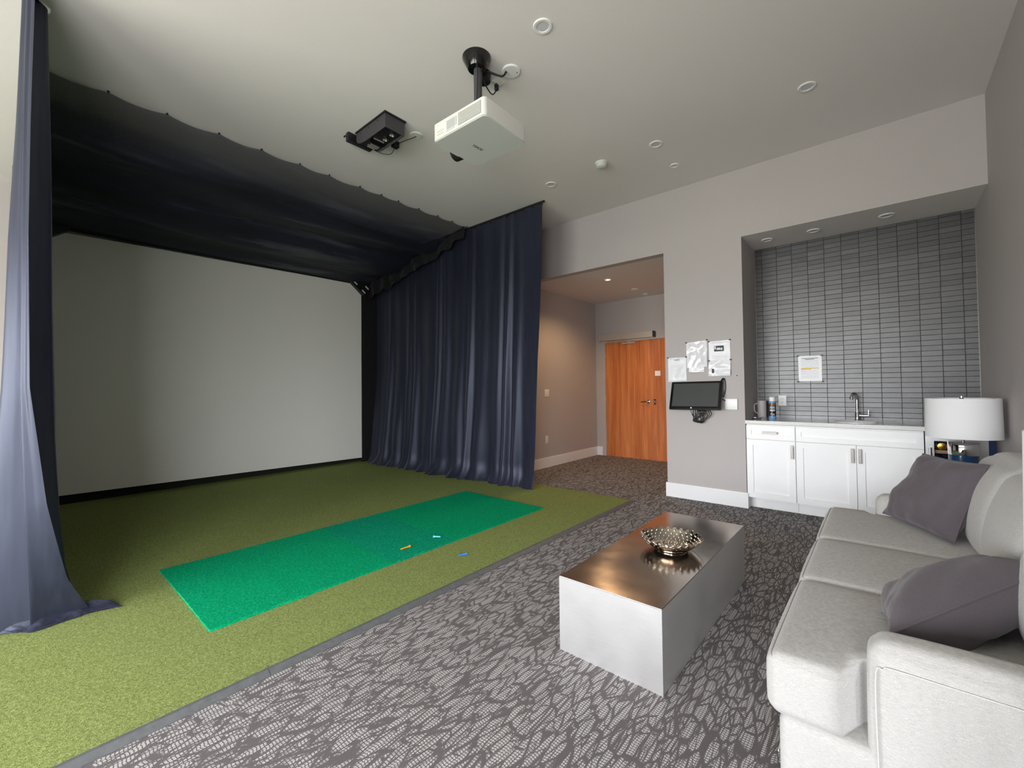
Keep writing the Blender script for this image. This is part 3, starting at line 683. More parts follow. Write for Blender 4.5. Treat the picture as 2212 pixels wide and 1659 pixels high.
def pillow(label, c, th, seed, pinch=0.06, n=30):
    c = [Vector(q) for q in c]; cen = sum(c, Vector())/4
    nrm = (c[2] - c[0]).cross(c[3] - c[1]).normalized()
    root = thing('throw_pillow', label, 'pillow', (cen.x, cen.y, min(q.z for q in c)), 'charcoal throw pillows on the sofa')
    def P(u, v, s):
        a, b = 2*u - 1, 2*v - 1
        k = 1 - pinch*(1 - a*a)*b*b*0.9; k2 = 1 - pinch*(1 - b*b)*a*a*0.9
        uu, vv = 0.5 + a*k2/2, 0.5 + b*k/2
        p = (c[0]*(1 - uu) + c[1]*uu)*(1 - vv) + (c[3]*(1 - uu) + c[2]*uu)*vv
        t = ((1 - abs(a)**2.6)*(1 - abs(b)**2.6))**0.52
        wr_ = 0.024*mnoise.noise(Vector((u*4 + seed, v*4, s))) + 0.010*mnoise.noise(Vector((u*11 + seed, v*8, s + 5)))*(abs(a)**2 + abs(b)**2)
        return p + nrm*s*(th/2*t + wr_*min(1, t*2))
    g = G().grid(lambda u, v: P(u, v, 1), n, n); g2 = G().grid(lambda u, v: P(v, u, -1), n, n); g.add(g2.v, g2.f)
    g.build('cover', 'pillow', root, smooth=180)
    rim = [P(t/n, 0, 0) for t in range(n)] + [P(1, t/n, 0) for t in range(n)] + [P(1 - t/n, 1, 0) for t in range(n)] + [P(0, 1 - t/n, 0) for t in range(n + 1)]
    G().tube(rim, 0.0035, 6, cap=False).build('seam', 'pillow', root, smooth=180)
    return root
pillow('charcoal throw pillow propped in the far corner of the sofa below the lamp', [(-0.015, 3.37, 0.50), (0.245, 2.97, 0.49), (0.372, 3.02, 0.875), (0.165, 3.33, 0.872)], 0.16, 1.0)
pillow('charcoal throw pillow lying against the near sofa arm', [(0.0, 1.62, 0.56), (0.37, 2.08, 0.685), (0.35, 2.40, 0.53), (-0.02, 1.90, 0.50)], 0.22, 5.0)

# ------------------------------------------------------------------ lamps and their side tables
def side_table(label, cx, cy, zt):
    t = thing('side_table', label, 'table', (cx, cy, 0), 'side tables at the sofa ends')
    G().rbox(cx - 0.2, cx + 0.2, cy - 0.2, cy + 0.2, zt - 0.03, zt, 0.006, 2, seg=2).build('table_top', 'darkwood', t, smooth=40)
    for sx_ in (-1, 1):
        for sy_ in (-1, 1): G().box(cx + sx_*0.175 - 0.015, cx + sx_*0.175 + 0.015, cy + sy_*0.175 - 0.015, cy + sy_*0.175 + 0.015, 0, zt - 0.03).build('leg', 'nickel', t)
    G().box(cx - 0.16, cx + 0.16, cy - 0.16, cy + 0.16, 0.16, 0.175).build('shelf', 'darkwood', t)
def lamp(label, cx, cy, z0, dz):
    t = thing('table_lamp', label, 'lamp', (cx, cy, z0), 'table lamps with white drum shades')
    zb = z0
    G().lathe((cx, cy, zb), [(0.06, 0), (0.07, 0.006), (0.078, 0.03), (0.079, 0.19 + dz)], 40).build('lamp_base', 'blue_ceramic', t, smooth=40)
    G().lathe((cx, cy, zb), [(0.0795, 0.19 + dz), (0.081, 0.195 + dz), (0.081, 0.276 + dz), (0.077, 0.281 + dz), (0.012, 0.283 + dz)], 40).build('metal_collar', 'chrome', t, smooth=40)
    G().lathe((cx, cy, zb), [(0.008, 0.283 + dz), (0.008, 0.33 + dz), (0.016, 0.335 + dz), (0.016, 0.40 + dz), (0.006, 0.41 + dz), (0.006, 0.585 + dz)], 16).build('stem', 'nickel', t, smooth=40)
    s0, s1 = 0.315 + dz, 0.598 + dz
    sh = G().open_lathe((cx, cy, zb), [(0.2, s0), (0.196, s1), (0.193, s1), (0.197, s0), (0.2, s0)], 72).build('lamp_shade', 'shade', t, smooth=40)
    g = G().lathe((cx, cy, zb), [(0.013, s1 - 0.008), (0.013, s1 + 0.016)], 20); g.build('finial', 'chrome', t, smooth=40)
    g = G()
    for k in range(3): a = 2*math.pi*k/3 + 0.4; g.tube([(cx, cy, zb + s1 - 0.01), (cx + 0.194*math.cos(a), cy + 0.194*math.sin(a), zb + s1 - 0.004)], 0.002, 6)
    g.build('shade_spider', 'nickel', t)
side_table('dark side table behind the far end of the sofa', 0.434, 4.45, 0.555); lamp('table lamp with white drum shade and blue base by the wine fridge', 0.434, 4.5, 0.555, 0.0)
side_table('dark side table at the near end of the sofa', 0.40, 1.03, 0.59); lamp('table lamp with white drum shade cut off by the right edge of the picture', 0.362, 1.03, 0.59, 0.0)

# ------------------------------------------------------------------ kitchenette
CT = 0.903
YF = YP + 0.006                                                      # cabinet fronts
def shaker(g, x0, x1, z0, z1, y=YF, fr=0.058, d=0.024, rec=0.012):
    """door front with a recessed flat centre panel, facing -y"""
    g.box(x0, x1, y + rec, y + d, z0, z1)
    g.box(x0, x0 + fr, y, y + rec, z0, z1).box(x1 - fr, x1, y, y + rec, z0, z1).box(x0 + fr, x1 - fr, y, y + rec, z0, z0 + fr).box(x0 + fr, x1 - fr, y, y + rec, z1 - fr, z1)
    return g
def pull(parent, x, z0, z1, horizontal=False):
    g = G()
    if horizontal: g.rbox(z0, z1, YF - 0.028, YF - 0.018, x - 0.011, x + 0.011, 0.001, 1, seg=1).box(z0 + 0.004, z0 + 0.012, YF - 0.018, YF, x - 0.006, x + 0.006).box(z1 - 0.012, z1 - 0.004, YF - 0.018, YF, x - 0.006, x + 0.006)
    else: g.rbox(x - 0.011, x + 0.011, YF - 0.028, YF - 0.018, z0, z1, 0.001, 1, seg=1).box(x - 0.006, x + 0.006, YF - 0.018, YF, z0 + 0.004, z0 + 0.012).box(x - 0.006, x + 0.006, YF - 0.018, YF, z1 - 0.012, z1 - 0.004)
    return g.build('handle', 'nickel', parent, label='brushed nickel bar handle')
c1 = thing('base_cabinet', 'narrow white base cabinet with one drawer beside the grey pillar', 'cabinet', (-0.865, 5.25, 0), 'white kitchenette base cabinets')
G().box(-1.079, -0.652, YF + 0.025, YW - 0.012, 0.112, 0.862).build('body', 'cab', c1)
G().box(-1.079, -0.652, YP + 0.108, YP + 0.126, 0, 0.112).build('toe_kick', 'cab', c1)
d = shaker(G(), -1.077, -0.654, 0.716, 0.852, fr=0.045).build('drawer', 'cab', c1); pull(d, 0.785, -0.93, -0.80, True)
d = shaker(G(), -1.077, -0.654, 0.118, 0.711).build('door', 'cab', c1); pull(d, -0.678, 0.545, 0.672)
c2 = thing('base_cabinet', 'wide white sink cabinet with two doors under the faucet', 'cabinet', (-0.2, 5.25, 0), 'white kitchenette base cabinets')
G().box(-0.650, -0.63, YF + 0.025, YW - 0.012, 0.112, 0.862).box(0.234, 0.253, YF + 0.025, YW - 0.012, 0.112, 0.862).box(-0.63, 0.234, YF + 0.025, YW - 0.012, 0.112, 0.13).box(-0.63, 0.234, YW - 0.024, YW - 0.012, 0.13, 0.862).box(-0.63, 0.234, YF + 0.025, YF + 0.034, 0.13, 0.862).build('body', 'cab', c2)
G().box(-0.650, 0.253, YP + 0.108, YP + 0.126, 0, 0.112).build('toe_kick', 'cab', c2)
shaker(G(), -0.648, 0.251, 0.716, 0.852, fr=0.045).build('false_front', 'cab', c2)
d = shaker(G(), -0.648, -0.1925, 0.118, 0.711).build('door', 'cab', c2); pull(d, -0.218, 0.555, 0.682)
d = shaker(G(), -0.1885, 0.251, 0.118, 0.711).build('door', 'cab', c2); pull(d, -0.165, 0.555, 0.682)
# worktop with an oval cut-out
bm = bmesh.new(); cx0, cx1, cy0, cy1 = XPR + 0.001, XR - 0.002, YP - 0.012, YW - 0.006; SKX, SKY_, SRX, SRY = -0.195, 5.205, 0.15, 0.125
def loop(z):
    o_ = [bm.verts.new((x, y, z)) for x, y in ((cx0, cy0), (cx1, cy0), (cx1, cy1), (cx0, cy1))]
    i_ = [bm.verts.new((SKX + SRX*math.cos(2*math.pi*k/48), SKY_ + SRY*math.sin(2*math.pi*k/48), z)) for k in range(48)]
    es = [bm.edges.new((q[k], q[(k + 1) % len(q)])) for q in (o_, i_) for k in range(len(q))]
    bmesh.ops.triangle_fill(bm, use_beauty=True, use_dissolve=False, edges=es); return o_, i_
ot, it = loop(CT); obt, ib = loop(CT - 0.035)
for A_, B_ in ((ot, obt), (it, ib)):
    for k in range(len(A_)): bm.faces.new((A_[k], A_[(k + 1) % len(A_)], B_[(k + 1) % len(A_)], B_[k]))
bmesh.ops.recalc_face_normals(bm, faces=bm.faces)
me = bpy.data.meshes.new('worktop'); bm.to_mesh(me); bm.free(); me.materials.append(M['quartz'])
wt = bpy.data.objects.new('worktop', me); COL.objects.link(wt); tag(wt, 'polished pale quartz worktop over the white cabinets', 'worktop')
sk = thing('sink', 'small oval white sink set in the worktop', 'sink', (SKX, SKY_, CT - 0.2))
g = G(); n = 48; prof = [(1.0, -0.036), (0.985, -0.06), (0.93, -0.12), (0.75, -0.165), (0.4, -0.18), (0.12, -0.184)]
for r, z in prof: g.v += [Vector((SKX + SRX*r*math.cos(2*math.pi*k/n), SKY_ + SRY*r*math.sin(2*math.pi*k/n), CT + z)) for k in range(n)]
for j in range(len(prof) - 1): g.f += [(j*n + k, (j + 1)*n + k, (j + 1)*n + (k + 1) % n, j*n + (k + 1) % n) for k in range(n)]
g.build('basin', 'sink', sk, smooth=180)
G().tube([(SKX + (SRX + 0.004)*math.cos(2*math.pi*k/64), SKY_ + (SRY + 0.004)*math.sin(2*math.pi*k/64), CT + 0.0015) for k in range(65)], 0.006, 8, cap=False).build('rim', 'sink', sk, smooth=180)
G().open_lathe((SKX, SKY_, CT), [(0.2*0.12*SRX/SRY + 0.004, -0.183), (0.018, -0.186), (0.001, -0.186)], 24).build('drain', 'chrome', sk, smooth=60)
fa = thing('faucet', 'chrome gooseneck faucet behind the oval sink', 'faucet', (-0.195, 5.46, CT))
fx, fy = -0.195, 5.47
G().lathe((fx, fy, CT), [(0.026, 0), (0.026, 0.006), (0.019, 0.008), (0.019, 0.075), (0.0155, 0.08)], 24).build('body', 'chrome', fa, smooth=40)
pts = [(fx, fy, CT + 0.07), (fx, fy, CT + 0.17), (fx, fy - 0.002, CT + 0.22), (fx - 0.01, fy - 0.03, CT + 0.262), (fx - 0.022, fy - 0.07, CT + 0.268), (fx - 0.034, fy - 0.105, CT + 0.245), (fx - 0.038, fy - 0.115, CT + 0.21)]
G().tube([catmull(pts, t/40) for t in range(41)], 0.0125, 14).build('spout', 'chrome', fa, smooth=60)
h_ = G().tube([(fx + 0.012, fy, CT + 0.05), (fx + 0.085, fy, CT + 0.05)], 0.012, 14).build('handle_stem', 'chrome', fa, smooth=40)
G().tube([(fx + 0.086, fy, CT + 0.045), (fx + 0.088, fy, CT + 0.105)], 0.006, 10).build('lever', 'chrome', h_, smooth=40)

# spray can, mug, small gadget, outlet
sp = thing('spray_can', 'aerosol can with orange lettering and white cap on the worktop', 'spray can', (-0.885, 5.23, CT))
cc = (-0.885, 5.23, CT); r = 0.0335
G().lathe(cc, [(r*0.97, 0), (r, 0.003), (r, 0.035)], 32).build('base_band', 'can_blue', sp, smooth=40)
G().lathe(cc, [(r, 0.035), (r, 0.168)], 32).build('body', 'can_black', sp, smooth=40)
G().lathe(cc, [(r, 0.168), (r, 0.182), (r*0.9, 0.19)], 32).build('shoulder', 'can_blue', sp, smooth=40)
G().lathe(cc, [(r*0.86, 0.186), (r*0.88, 0.228), (r*0.8, 0.234)], 32).build('cap', 'white', sp, smooth=40)
vd = Vector((cc[0], cc[1], 0)).normalized(); rt = Vector((vd.y, -vd.x, 0))
def wrap_text(name, txt, size, m, z, stretch=1.0):
    o_ = text_mesh(name, txt, size, m, Matrix(), sp)
    org = ORG[sp.name]
    for v in o_.data.vertices:
        p = v.co + org; a = p.x*stretch/r; q = Vector((cc[0], cc[1], 0)) + (-vd*math.cos(a) + rt*math.sin(a))*(r + 0.0006 + p.z*0.5); q.z = cc[2] + z + p.y
        v.co = q - org
def band(name, m, z0, z1, a0=-1.0, a1=1.0):
    g = G().grid(lambda u, v: Vector((cc[0], cc[1], 0)) + (-vd*math.cos(a0 + (a1 - a0)*u) + rt*math.sin(a0 + (a1 - a0)*u))*(r + 0.0005) + Vector((0, 0, cc[2] + z0 + (z1 - z0)*v)), 12, 1)
    g.build(name, m, sp, smooth=180)
wrap_text('label_lettering', 'WD', 0.026, 'print_orange', 0.152, 1.25)
for z0, z1 in ((0.128, 0.134), (0.117, 0.122), (0.106, 0.109), (0.088, 0.099)): band('label_print', 'print_white', z0, z1, -0.75, 0.75)
wrap_text('label_lettering', '736', 0.03, 'print_white', 0.052, 1.0)

mg = thing('mug', 'tall pale grey mug with a side handle on the worktop', 'mug', (-1.008, 5.37, CT)); mc = (-1.008, 5.37, CT)
G().lathe(mc, [(0.040, 0), (0.043, 0.004), (0.044, 0.19), (0.041, 0.19), (0.040, 0.012), (0.0001, 0.01)], 36).build('cup', 'mug', mg, smooth=40)
G().tube([catmull([(-1.045, 5.355, CT + 0.16), (-1.072, 5.345, CT + 0.15), (-1.076, 5.342, CT + 0.11), (-1.07, 5.345, CT + 0.07), (-1.044, 5.355, CT + 0.05)], t/20) for t in range(21)], 0.006, 10).build('handle', 'mug', mg, smooth=180)
kg = thing('key_holder', 'small silver and black gadget lying at the left end of the worktop', 'gadget', (-1.02, 5.2, CT))
G().rbox(-1.068, -0.985, 5.17, 5.20, CT, CT + 0.012, 0.005, 3, seg=2).build('body', 'black', kg, smooth=60)
G().rbox(-1.07, -1.025, 5.168, 5.202, CT + 0.012, CT + 0.019, 0.003, 2, seg=2).build('clip', 'chrome', kg, smooth=60)
G().tube([(-0.99, 5.185, CT + 0.012), (-0.965, 5.20, CT + 0.02)], 0.003, 8).build('arm', 'nickel', kg)

def outlet(name, label, c, right, up, w_, h__, kind='outlet', group='wall plates'):
    Mx = frame_mtx(c, right, up); t = thing(name, label, 'outlet' if kind == 'outlet' else 'switch', c, group)
    G().rbox(-w_/2, w_/2, -h__/2, h__/2, 0, 0.006, 0.002, 2, seg=2).xf(Mx).build('cover_plate', 'white', t, smooth=40)
    if kind == 'outlet':
        for s_ in (-1, 1):
            f = G().rbox(-0.016, 0.016, s_*0.02 - 0.013, s_*0.02 + 0.013, 0.006, 0.008, 0.0008, 2, seg=1).xf(Mx).build('socket', 'white', t)
            for dx in (-0.006, 0.006): G().box(dx - 0.0012, dx + 0.0012, s_*0.02 - 0.001, s_*0.02 + 0.007, 0.008, 0.0084).xf(Mx).build('slot', 'black', f)
            G().box(-0.0022, 0.0022, s_*0.02 - 0.009, s_*0.02 - 0.005, 0.008, 0.0084).xf(Mx).build('slot', 'black', f)
    elif kind == 'switch':
        n_ = max(1, round(w_/0.05) - 0) if w_ > 0.09 else 1
        for k in range(n_):
            x = (k - (n_ - 1)/2)*0.046; G().rbox(x - 0.017, x + 0.017, -0.033, 0.033, 0.006, 0.0105, 0.002, 2, seg=2).xf(Mx).build('rocker', 'white', t, smooth=40)
    return t
outlet('wall_outlet', 'white duplex outlet on the grey tiles beside the spray can', (-0.842, YW - 0.0065, 1.09), (1, 0, 0), (0, 0, 1), 0.076, 0.118)
outlet('wall_outlet', 'white outlet low on the hall wall near the baseboard', (XHL + 0.0005, 5.543, 0.437), (0, 1, 0), (0, 0, 1), 0.072, 0.118)
outlet('light_switch', 'white light switch plate on the hall wall by the curtain edge', (XHL + 0.0005, 5.56, 1.175), (0, 1, 0), (0, 0, 1), 0.118, 0.12, 'switch')

# wine fridge
wf = thing('wine_fridge', 'stainless framed wine fridge with glass door beside the white cabinets', 'fridge', (0.437, 5.25, 0)); fx0, fx1 = 0.259, 0.616
g = G().box(fx0, fx0 + 0.015, YF + 0.04, YW - 0.02, 0.10, 0.862).box(fx1 - 0.015, fx1, YF + 0.04, YW - 0.02, 0.10, 0.862).box(fx0 + 0.015, fx1 - 0.015, YF + 0.04, YW - 0.02, 0.10, 0.115).box(fx0 + 0.015, fx1 - 0.015, YF + 0.04, YW - 0.02, 0.847, 0.862).box(fx0 + 0.015, fx1 - 0.015, YW - 0.035, YW - 0.02, 0.115, 0.847)
g.build('cabinet', 'navy', wf)
G().box(fx0, fx1, YF + 0.08, YF + 0.1, 0, 0.10).build('kick_plate', 'black', wf)
zt_, zb_ = 0.862, 0.105
dr = G().box(fx0, fx0 + 0.052, YF, YF + 0.038, zb_, zt_).box(fx1 - 0.052, fx1, YF, YF + 0.038, zb_, zt_).box(fx0 + 0.052, fx1 - 0.052, YF, YF + 0.038, zt_ - 0.072, zt_).box(fx0 + 0.052, fx1 - 0.052, YF, YF + 0.038, zb_, zb_ + 0.06).build('door', 'stainless', wf)
G().box(fx0 + 0.052, fx1 - 0.052, YF + 0.016, YF + 0.02, zb_ + 0.06, zt_ - 0.072).build('pane', 'glass', dr)
G().tube([(fx0 + 0.026, YF - 0.032, 0.30), (fx0 + 0.026, YF - 0.032, 0.735)], 0.009, 14).build('handle', 'stainless', dr, smooth=40)
for z in (0.33, 0.70): G().tube([(fx0 + 0.026, YF - 0.032, z), (fx0 + 0.026, YF, z)], 0.005, 10).build('handle_post', 'stainless', dr, smooth=40)
for z in (0.685, 0.595, 0.50, 0.40, 0.30, 0.21):
    G().box(fx0 + 0.02, fx1 - 0.02, YF + 0.045, YF + 0.062, z, z + 0.026).build('shelf_front', 'wood_shelf', wf)
    g = G()
    for k in range(7): x = fx0 + 0.03 + k*0.048; g.box(x, x + 0.008, YF + 0.062, YW - 0.04, z + 0.004, z + 0.012)
    g.build('shelf_rack', 'nickel', wf)
bt = thing('wine_bottle', 'wine bottle with gold foil lying on the top fridge shelf', 'bottle', (0.36, 5.2, 0.711))
bm_ = Matrix.Translation((0.363, YF + 0.05, 0.7415)) @ Matrix.Rotation(math.radians(-90), 4, 'X')
G().lathe((0, 0, 0), [(0.012, 0), (0.029, 0.003), (0.029, 0.03), (0.024, 0.045)], 28).xf(bm_).build('foil', 'gold', bt, smooth=40)
G().lathe((0, 0, 0), [(0.024, 0.045), (0.03, 0.07), (0.03, 0.29), (0.026, 0.295)], 28).xf(bm_).build('body', 'gloss', bt, smooth=40)
G().box(0.618, XR - 0.002, YF + 0.01, YF + 0.03, 0, 0.862).build('filler_panel', 'navy', label='dark navy filler strip between wine fridge and right wall', cat='panel')

# ------------------------------------------------------------------ pillar: papers, monitor, cables, box
def sheet(label, corners, m, seed, curl=0.006, cat='paper', group='notices taped to the grey pillar', tape=True, lift=0.0015):
    tl, tr_, br, bl = [Vector(q) for q in corners]; nrm = Vector((0, -1, 0)); cen = (tl + tr_ + br + bl)/4
    t = thing('paper_notice', label, cat, cen, group)
    def fn(u, v):
        p = (bl*(1 - u) + br*u)*(1 - v) + (tl*(1 - u) + tr_*u)*v
        return p + nrm*(lift + curl*abs(mnoise.noise(Vector((u*2.2 + seed, v*2.2, 0)))) + curl*0.8*(1 - v)*u*u)
    g = G().grid(fn, 16, 20, uv=True); g.build('sheet', m, t, smooth=180)
    g = G()
    if tape:
        for q, sx_, sz_ in ((tl, 1, -1), (tr_, -1, -1)):
            c = q + Vector((0.0, -lift - 0.004, 0.0)); G().add([c + Vector((-0.010, 0, -0.006)), c + Vector((0.010, 0, -0.006)), c + Vector((0.010, 0, 0.008)), c + Vector((-0.010, 0, 0.008)),
                  c + Vector((-0.010, 0.003, -0.006)), c + Vector((0.010, 0.003, -0.006)), c + Vector((0.010, 0.003, 0.008)), c + Vector((-0.010, 0.003, 0.008))], [(0, 1, 2, 3), (4, 7, 6, 5), (0, 3, 7, 4), (1, 5, 6, 2)]).build('tape', 'charcoal', t)
    return t
def print_rect(t, name, m, x0, x1, z0, z1, y): return G().box(x0, x1, y - 0.0006, y, z0, z1).build(name, m, t)
Y = YP
pA = paper_mat('notice_print_a', 34, 0.16, 0.88, 0.14, 0.70); pB = paper_mat('notice_print_b', 30, 0.14, 0.86, 0.10, 0.94, 0.4, 0.12)
pC = paper_mat('notice_print_c', 30, 0.16, 0.86, 0.05, 0.36); pD = paper_mat('notice_print_d', 18, 0.3, 0.62, 0.55, 0.85, 0.3, 0.10); pE = paper_mat('notice_print_e', 26, 0.12, 0.88, 0.10, 0.86)
pF = paper_mat('notice_print_f', 8, 0.06, 0.94, 0.15, 0.9, 0.35, 0.15)
p1 = sheet('white notice sheet lowest left on the pillar above the monitor', [(-1.873, Y, 1.588), (-1.668, Y, 1.588), (-1.664, Y, 1.322), (-1.872, Y, 1.313)], pA, 1)
text_mesh('heading', 'NOTICE', 0.017, 'print_dark', frame_mtx((-1.77, Y - 0.008, 1.560), (1, 0, 0), (0, 0, 1)), p1)
for a, b, z0, z1 in ((-1.858, -1.683, 1.574, 1.5755), (-1.857, -1.680, 1.326, 1.3275)): print_rect(p1, 'border_line', 'print_dark', a, b, z0, z1, Y - 0.0085)
p2 = sheet('wrinkled plastic sleeved notice at the top centre of the pillar', [(-1.663, Y, 1.747), (-1.442, Y, 1.763), (-1.439, Y, 1.472), (-1.661, Y, 1.462)], pB, 2, 0.016)
sheet('small white strip hanging below the sleeved notice', [(-1.638, Y, 1.47), (-1.476, Y, 1.470), (-1.476, Y, 1.415), (-1.638, Y, 1.418)], pF, 7, 0.004, tape=False, lift=0.004)
p3 = sheet('notice with a small dark photo at the top right of the pillar', [(-1.424, Y, 1.742), (-1.211, Y, 1.748), (-1.208, Y, 1.50), (-1.423, Y, 1.50)], pC, 3)
ph = print_rect(p3, 'photo_print', 'print_dark', -1.368, -1.272, 1.632, 1.692, Y - 0.0095)
for x0, x1, z0, z1 in ((-1.342, -1.306, 1.648, 1.670), (-1.364, -1.350, 1.654, 1.688), (-1.302, -1.284, 1.645, 1.668)): print_rect(ph, 'photo_highlight', 'print_white', x0, x1, z0, z1, Y - 0.0102)
for a, b, z0, z1 in ((-1.410, -1.222, 1.726, 1.7275),): print_rect(p3, 'border_line', 'print_dark', a, b, z0, z1, Y - 0.0085)
p4 = sheet('glossy plastic sleeve with a small dark figure below the photo notice', [(-1.423, Y - 0.004, 1.532), (-1.206, Y - 0.004, 1.536), (-1.208, Y - 0.004, 1.368), (-1.430, Y - 0.004, 1.368)], pD, 4, 0.018, lift=0.006)
print_rect(p4, 'small_figure', 'print_dark', -1.392, -1.370, 1.398, 1.446, Y - 0.024)
p5 = sheet('typed notice with yellow highlighting taped to the grey tiles', [(-0.687, YW - 0.006, 1.574), (-0.478, YW - 0.006, 1.570), (-0.480, YW - 0.006, 1.300), (-0.685, YW - 0.006, 1.302)], pE, 6, 0.003, group='notice on the tiles')
for x0, x1, z0, z1 in ((-0.662, -0.508, 1.436, 1.443), (-0.662, -0.575, 1.426, 1.434)): print_rect(p5, 'highlight', 'print_yellow', x0, x1, z0, z1, YW - 0.0115)
for x0, x1, z in ((-0.655, -0.510, 1.543), (-0.625, -0.545, 1.531)): print_rect(p5, 'heading', 'print_dark', x0, x1, z, z + 0.005, YW - 0.0115)
for x, z in ((-0.69, 1.296), (-0.474, 1.296)): G().box(x - 0.01, x + 0.01, YW - 0.0085, YW - 0.0075, z - 0.008, z + 0.008).build('tape', 'charcoal', p5)

mn = thing('monitor', 'black touch monitor on a wall arm tilted up on the grey pillar', 'monitor', (-1.55, YP - 0.08, 1.0))
mo = frame_mtx((-1.5515, YP - 0.088, 1.1625), (0.537, 0, 0.006), (0.006, 0.115, 0.302))
W_, H_ = 0.540, 0.325
G().rbox(-W_/2, W_/2, -H_/2, H_/2, -0.03, 0.0, 0.008, 2, seg=3).xf(mo).build('housing', 'black', mn, smooth=40)
G().box(-W_/2 + 0.006, W_/2 - 0.006, -H_/2 + 0.006, H_/2 - 0.006, -0.001, 0.0012).xf(mo).build('bezel', 'gloss', mn)
M['lcd'] = mat('lcd_off', rgb(66, 68, 68), 0.42, nscale=900, namp=0.25)
G().box(-W_/2 + 0.03, W_/2 - 0.03, -H_/2 + 0.034, H_/2 - 0.026, 0.0, 0.0016).xf(mo).build('display', 'lcd', mn)
G().lathe((-0.03, -H_/2 + 0.017, 0.0012), [(0.008, 0), (0.008, 0.0008)], 20).xf(mo).build('emblem', 'print_white', mn)
am = G().tube([(-1.5, YP - 0.06, 1.17), (-1.42, YP - 0.03, 1.18), (-1.36, YP - 0.012, 1.20)], 0.016, 10).build('wall_arm', 'black', mn, smooth=40)
G().box(-1.40, -1.34, YP - 0.014, YP - 0.0005, 1.14, 1.26).build('wall_plate', 'black', mn)
G().tube([catmull([(-1.298, YP - 0.035, 1.305), (-1.285, YP - 0.02, 1.335), (-1.270, YP - 0.012, 1.32), (-1.268, YP - 0.012, 1.22), (-1.285, YP - 0.02, 1.14)], t/24) for t in range(25)], 0.009, 8).build('side_strap', 'gloss', mn, smooth=180)
cb = thing('cable_bundle', 'tangled bundle of black cables hanging under the monitor', 'cable', (-1.52, YP - 0.04, 0.82))
rnd = random.Random(3)
for k in range(7):
    x = -1.57 + 0.02*k; xb = -1.53 + rnd.uniform(-0.03, 0.03); zb = 0.835 + rnd.uniform(0, 0.05); yy = YP - 0.03 - rnd.uniform(0, 0.03)
    pts = [(x, YP - 0.09, 1.01), (x - 0.02, yy, 0.96), (xb - 0.035, yy, 0.89), (xb, yy, zb), (xb + 0.04, yy - 0.01, 0.88), (x + 0.05, yy, 0.95), (x + 0.04, YP - 0.08, 1.01)]
    G().tube([catmull(pts, t/36) for t in range(37)], 0.0042, 6).build('cable_loop', 'cable', cb, smooth=180)
G().tube([catmull([(-1.60, YP - 0.09, 1.0), (-1.605, YP - 0.05, 0.97), (-1.585, YP - 0.04, 0.92), (-1.55, YP - 0.03, 0.88)], t/20) for t in range(21)], 0.003, 6).build('cable_loop', 'cable', cb, smooth=180)
G().tube([(-1.597, YP - 0.05, 0.955), (-1.583, YP - 0.043, 0.925)], 0.008, 10).build('ferrite_core', 'black', cb, smooth=40)
bx = thing('wall_box', 'white square junction cover on the pillar right of the monitor', 'cover plate', (-1.207, YP, 1.01))
G().rbox(-1.266, -1.148, YP - 0.022, YP, 1.010, 1.124, 0.003, 2, seg=2).build('cover', 'white', bx, smooth=40)
G().tube([catmull([(-1.33, YP - 0.06, 1.115), (-1.29, YP - 0.03, 1.118), (-1.262, YP - 0.024, 1.10)], t/14) for t in range(15)], 0.005, 8).build('monitor_lead', 'cable', label='short black lead between the monitor and the white wall box', cat='cable', smooth=180)

G().lathe((0, 0, 0), [(0.007, 0), (0.006, 0.004), (0.003, 0.006)], 12).xf(frame_mtx((-1.151, YP - 0.0002, 1.368), (1, 0, 0), (0, 0, 1))).build('wall_anchor', 'nickel', label='tiny grey screw anchor in the pillar right of the notices', cat='screw', smooth=40)

# ------------------------------------------------------------------ hall doors and operator
d1 = thing('door_1', None, None, (-2.97, YD, 0), kind=S)
lf = G().box(DX0 + 0.004, DX1 - 0.002, YD + 0.012, YD + 0.056, 0.012, DZ - 0.004).build('door_leaf', 'wood', d1)
lf2 = G().box(DX1 + 0.002, DX2 - 0.004, YD + 0.012, YD + 0.056, 0.012, DZ - 0.004).build('door_leaf', 'wood', d1)
for a, b in ((DX0 - 0.052, DX0), (DX2, DX2 + 0.052)): G().box(a, b, YD - 0.012, YD, 0, DZ + 0.05).build('frame_jamb', 'wall', d1)
G().box(DX0, DX2, YD - 0.012, YD, DZ, DZ + 0.05).build('frame_head', 'wall', d1)
G().box(DX0, DX2, YD + 0.004, YD + 0.06, 0.0005, 0.011).build('threshold', 'wood', d1)
kn = frame_mtx((-3.06, YD + 0.012, 1.0), (1, 0, 0), (0, 0, 1))
ro = G().lathe((0, 0, 0), [(0.034, 0), (0.034, 0.008), (0.028, 0.014), (0.013, 0.016), (0.013, 0.05)], 28).xf(kn).build('lever_rose', 'chrome', lf, smooth=40)
G().tube([(-3.06, YD - 0.04, 1.0), (-3.10, YD - 0.042, 1.0), (-3.175, YD - 0.038, 0.992)], [0.012, 0.010, 0.008], 12).build('lever', 'nickel', lf, smooth=40)
st = G().box(-2.962, -2.928, YD + 0.009, YD + 0.012, 0.95, 1.045).build('strike_plate', 'black', lf2); G().box(-2.950, -2.940, YD + 0.008, YD + 0.009, 0.975, 1.02).build('strike_slot', 'alu', lf2)
G().box(-2.935, -2.84, YD + 0.008, YD + 0.012, 1.44, 1.525).build('door_sign', 'white', lf2)
for z in (0.25, 1.05, 1.83): G().tube([(DX0 + 0.002, YD + 0.004, z - 0.05), (DX0 + 0.002, YD + 0.004, z + 0.05)], 0.006, 10).build('hinge', 'alu', lf, smooth=40)
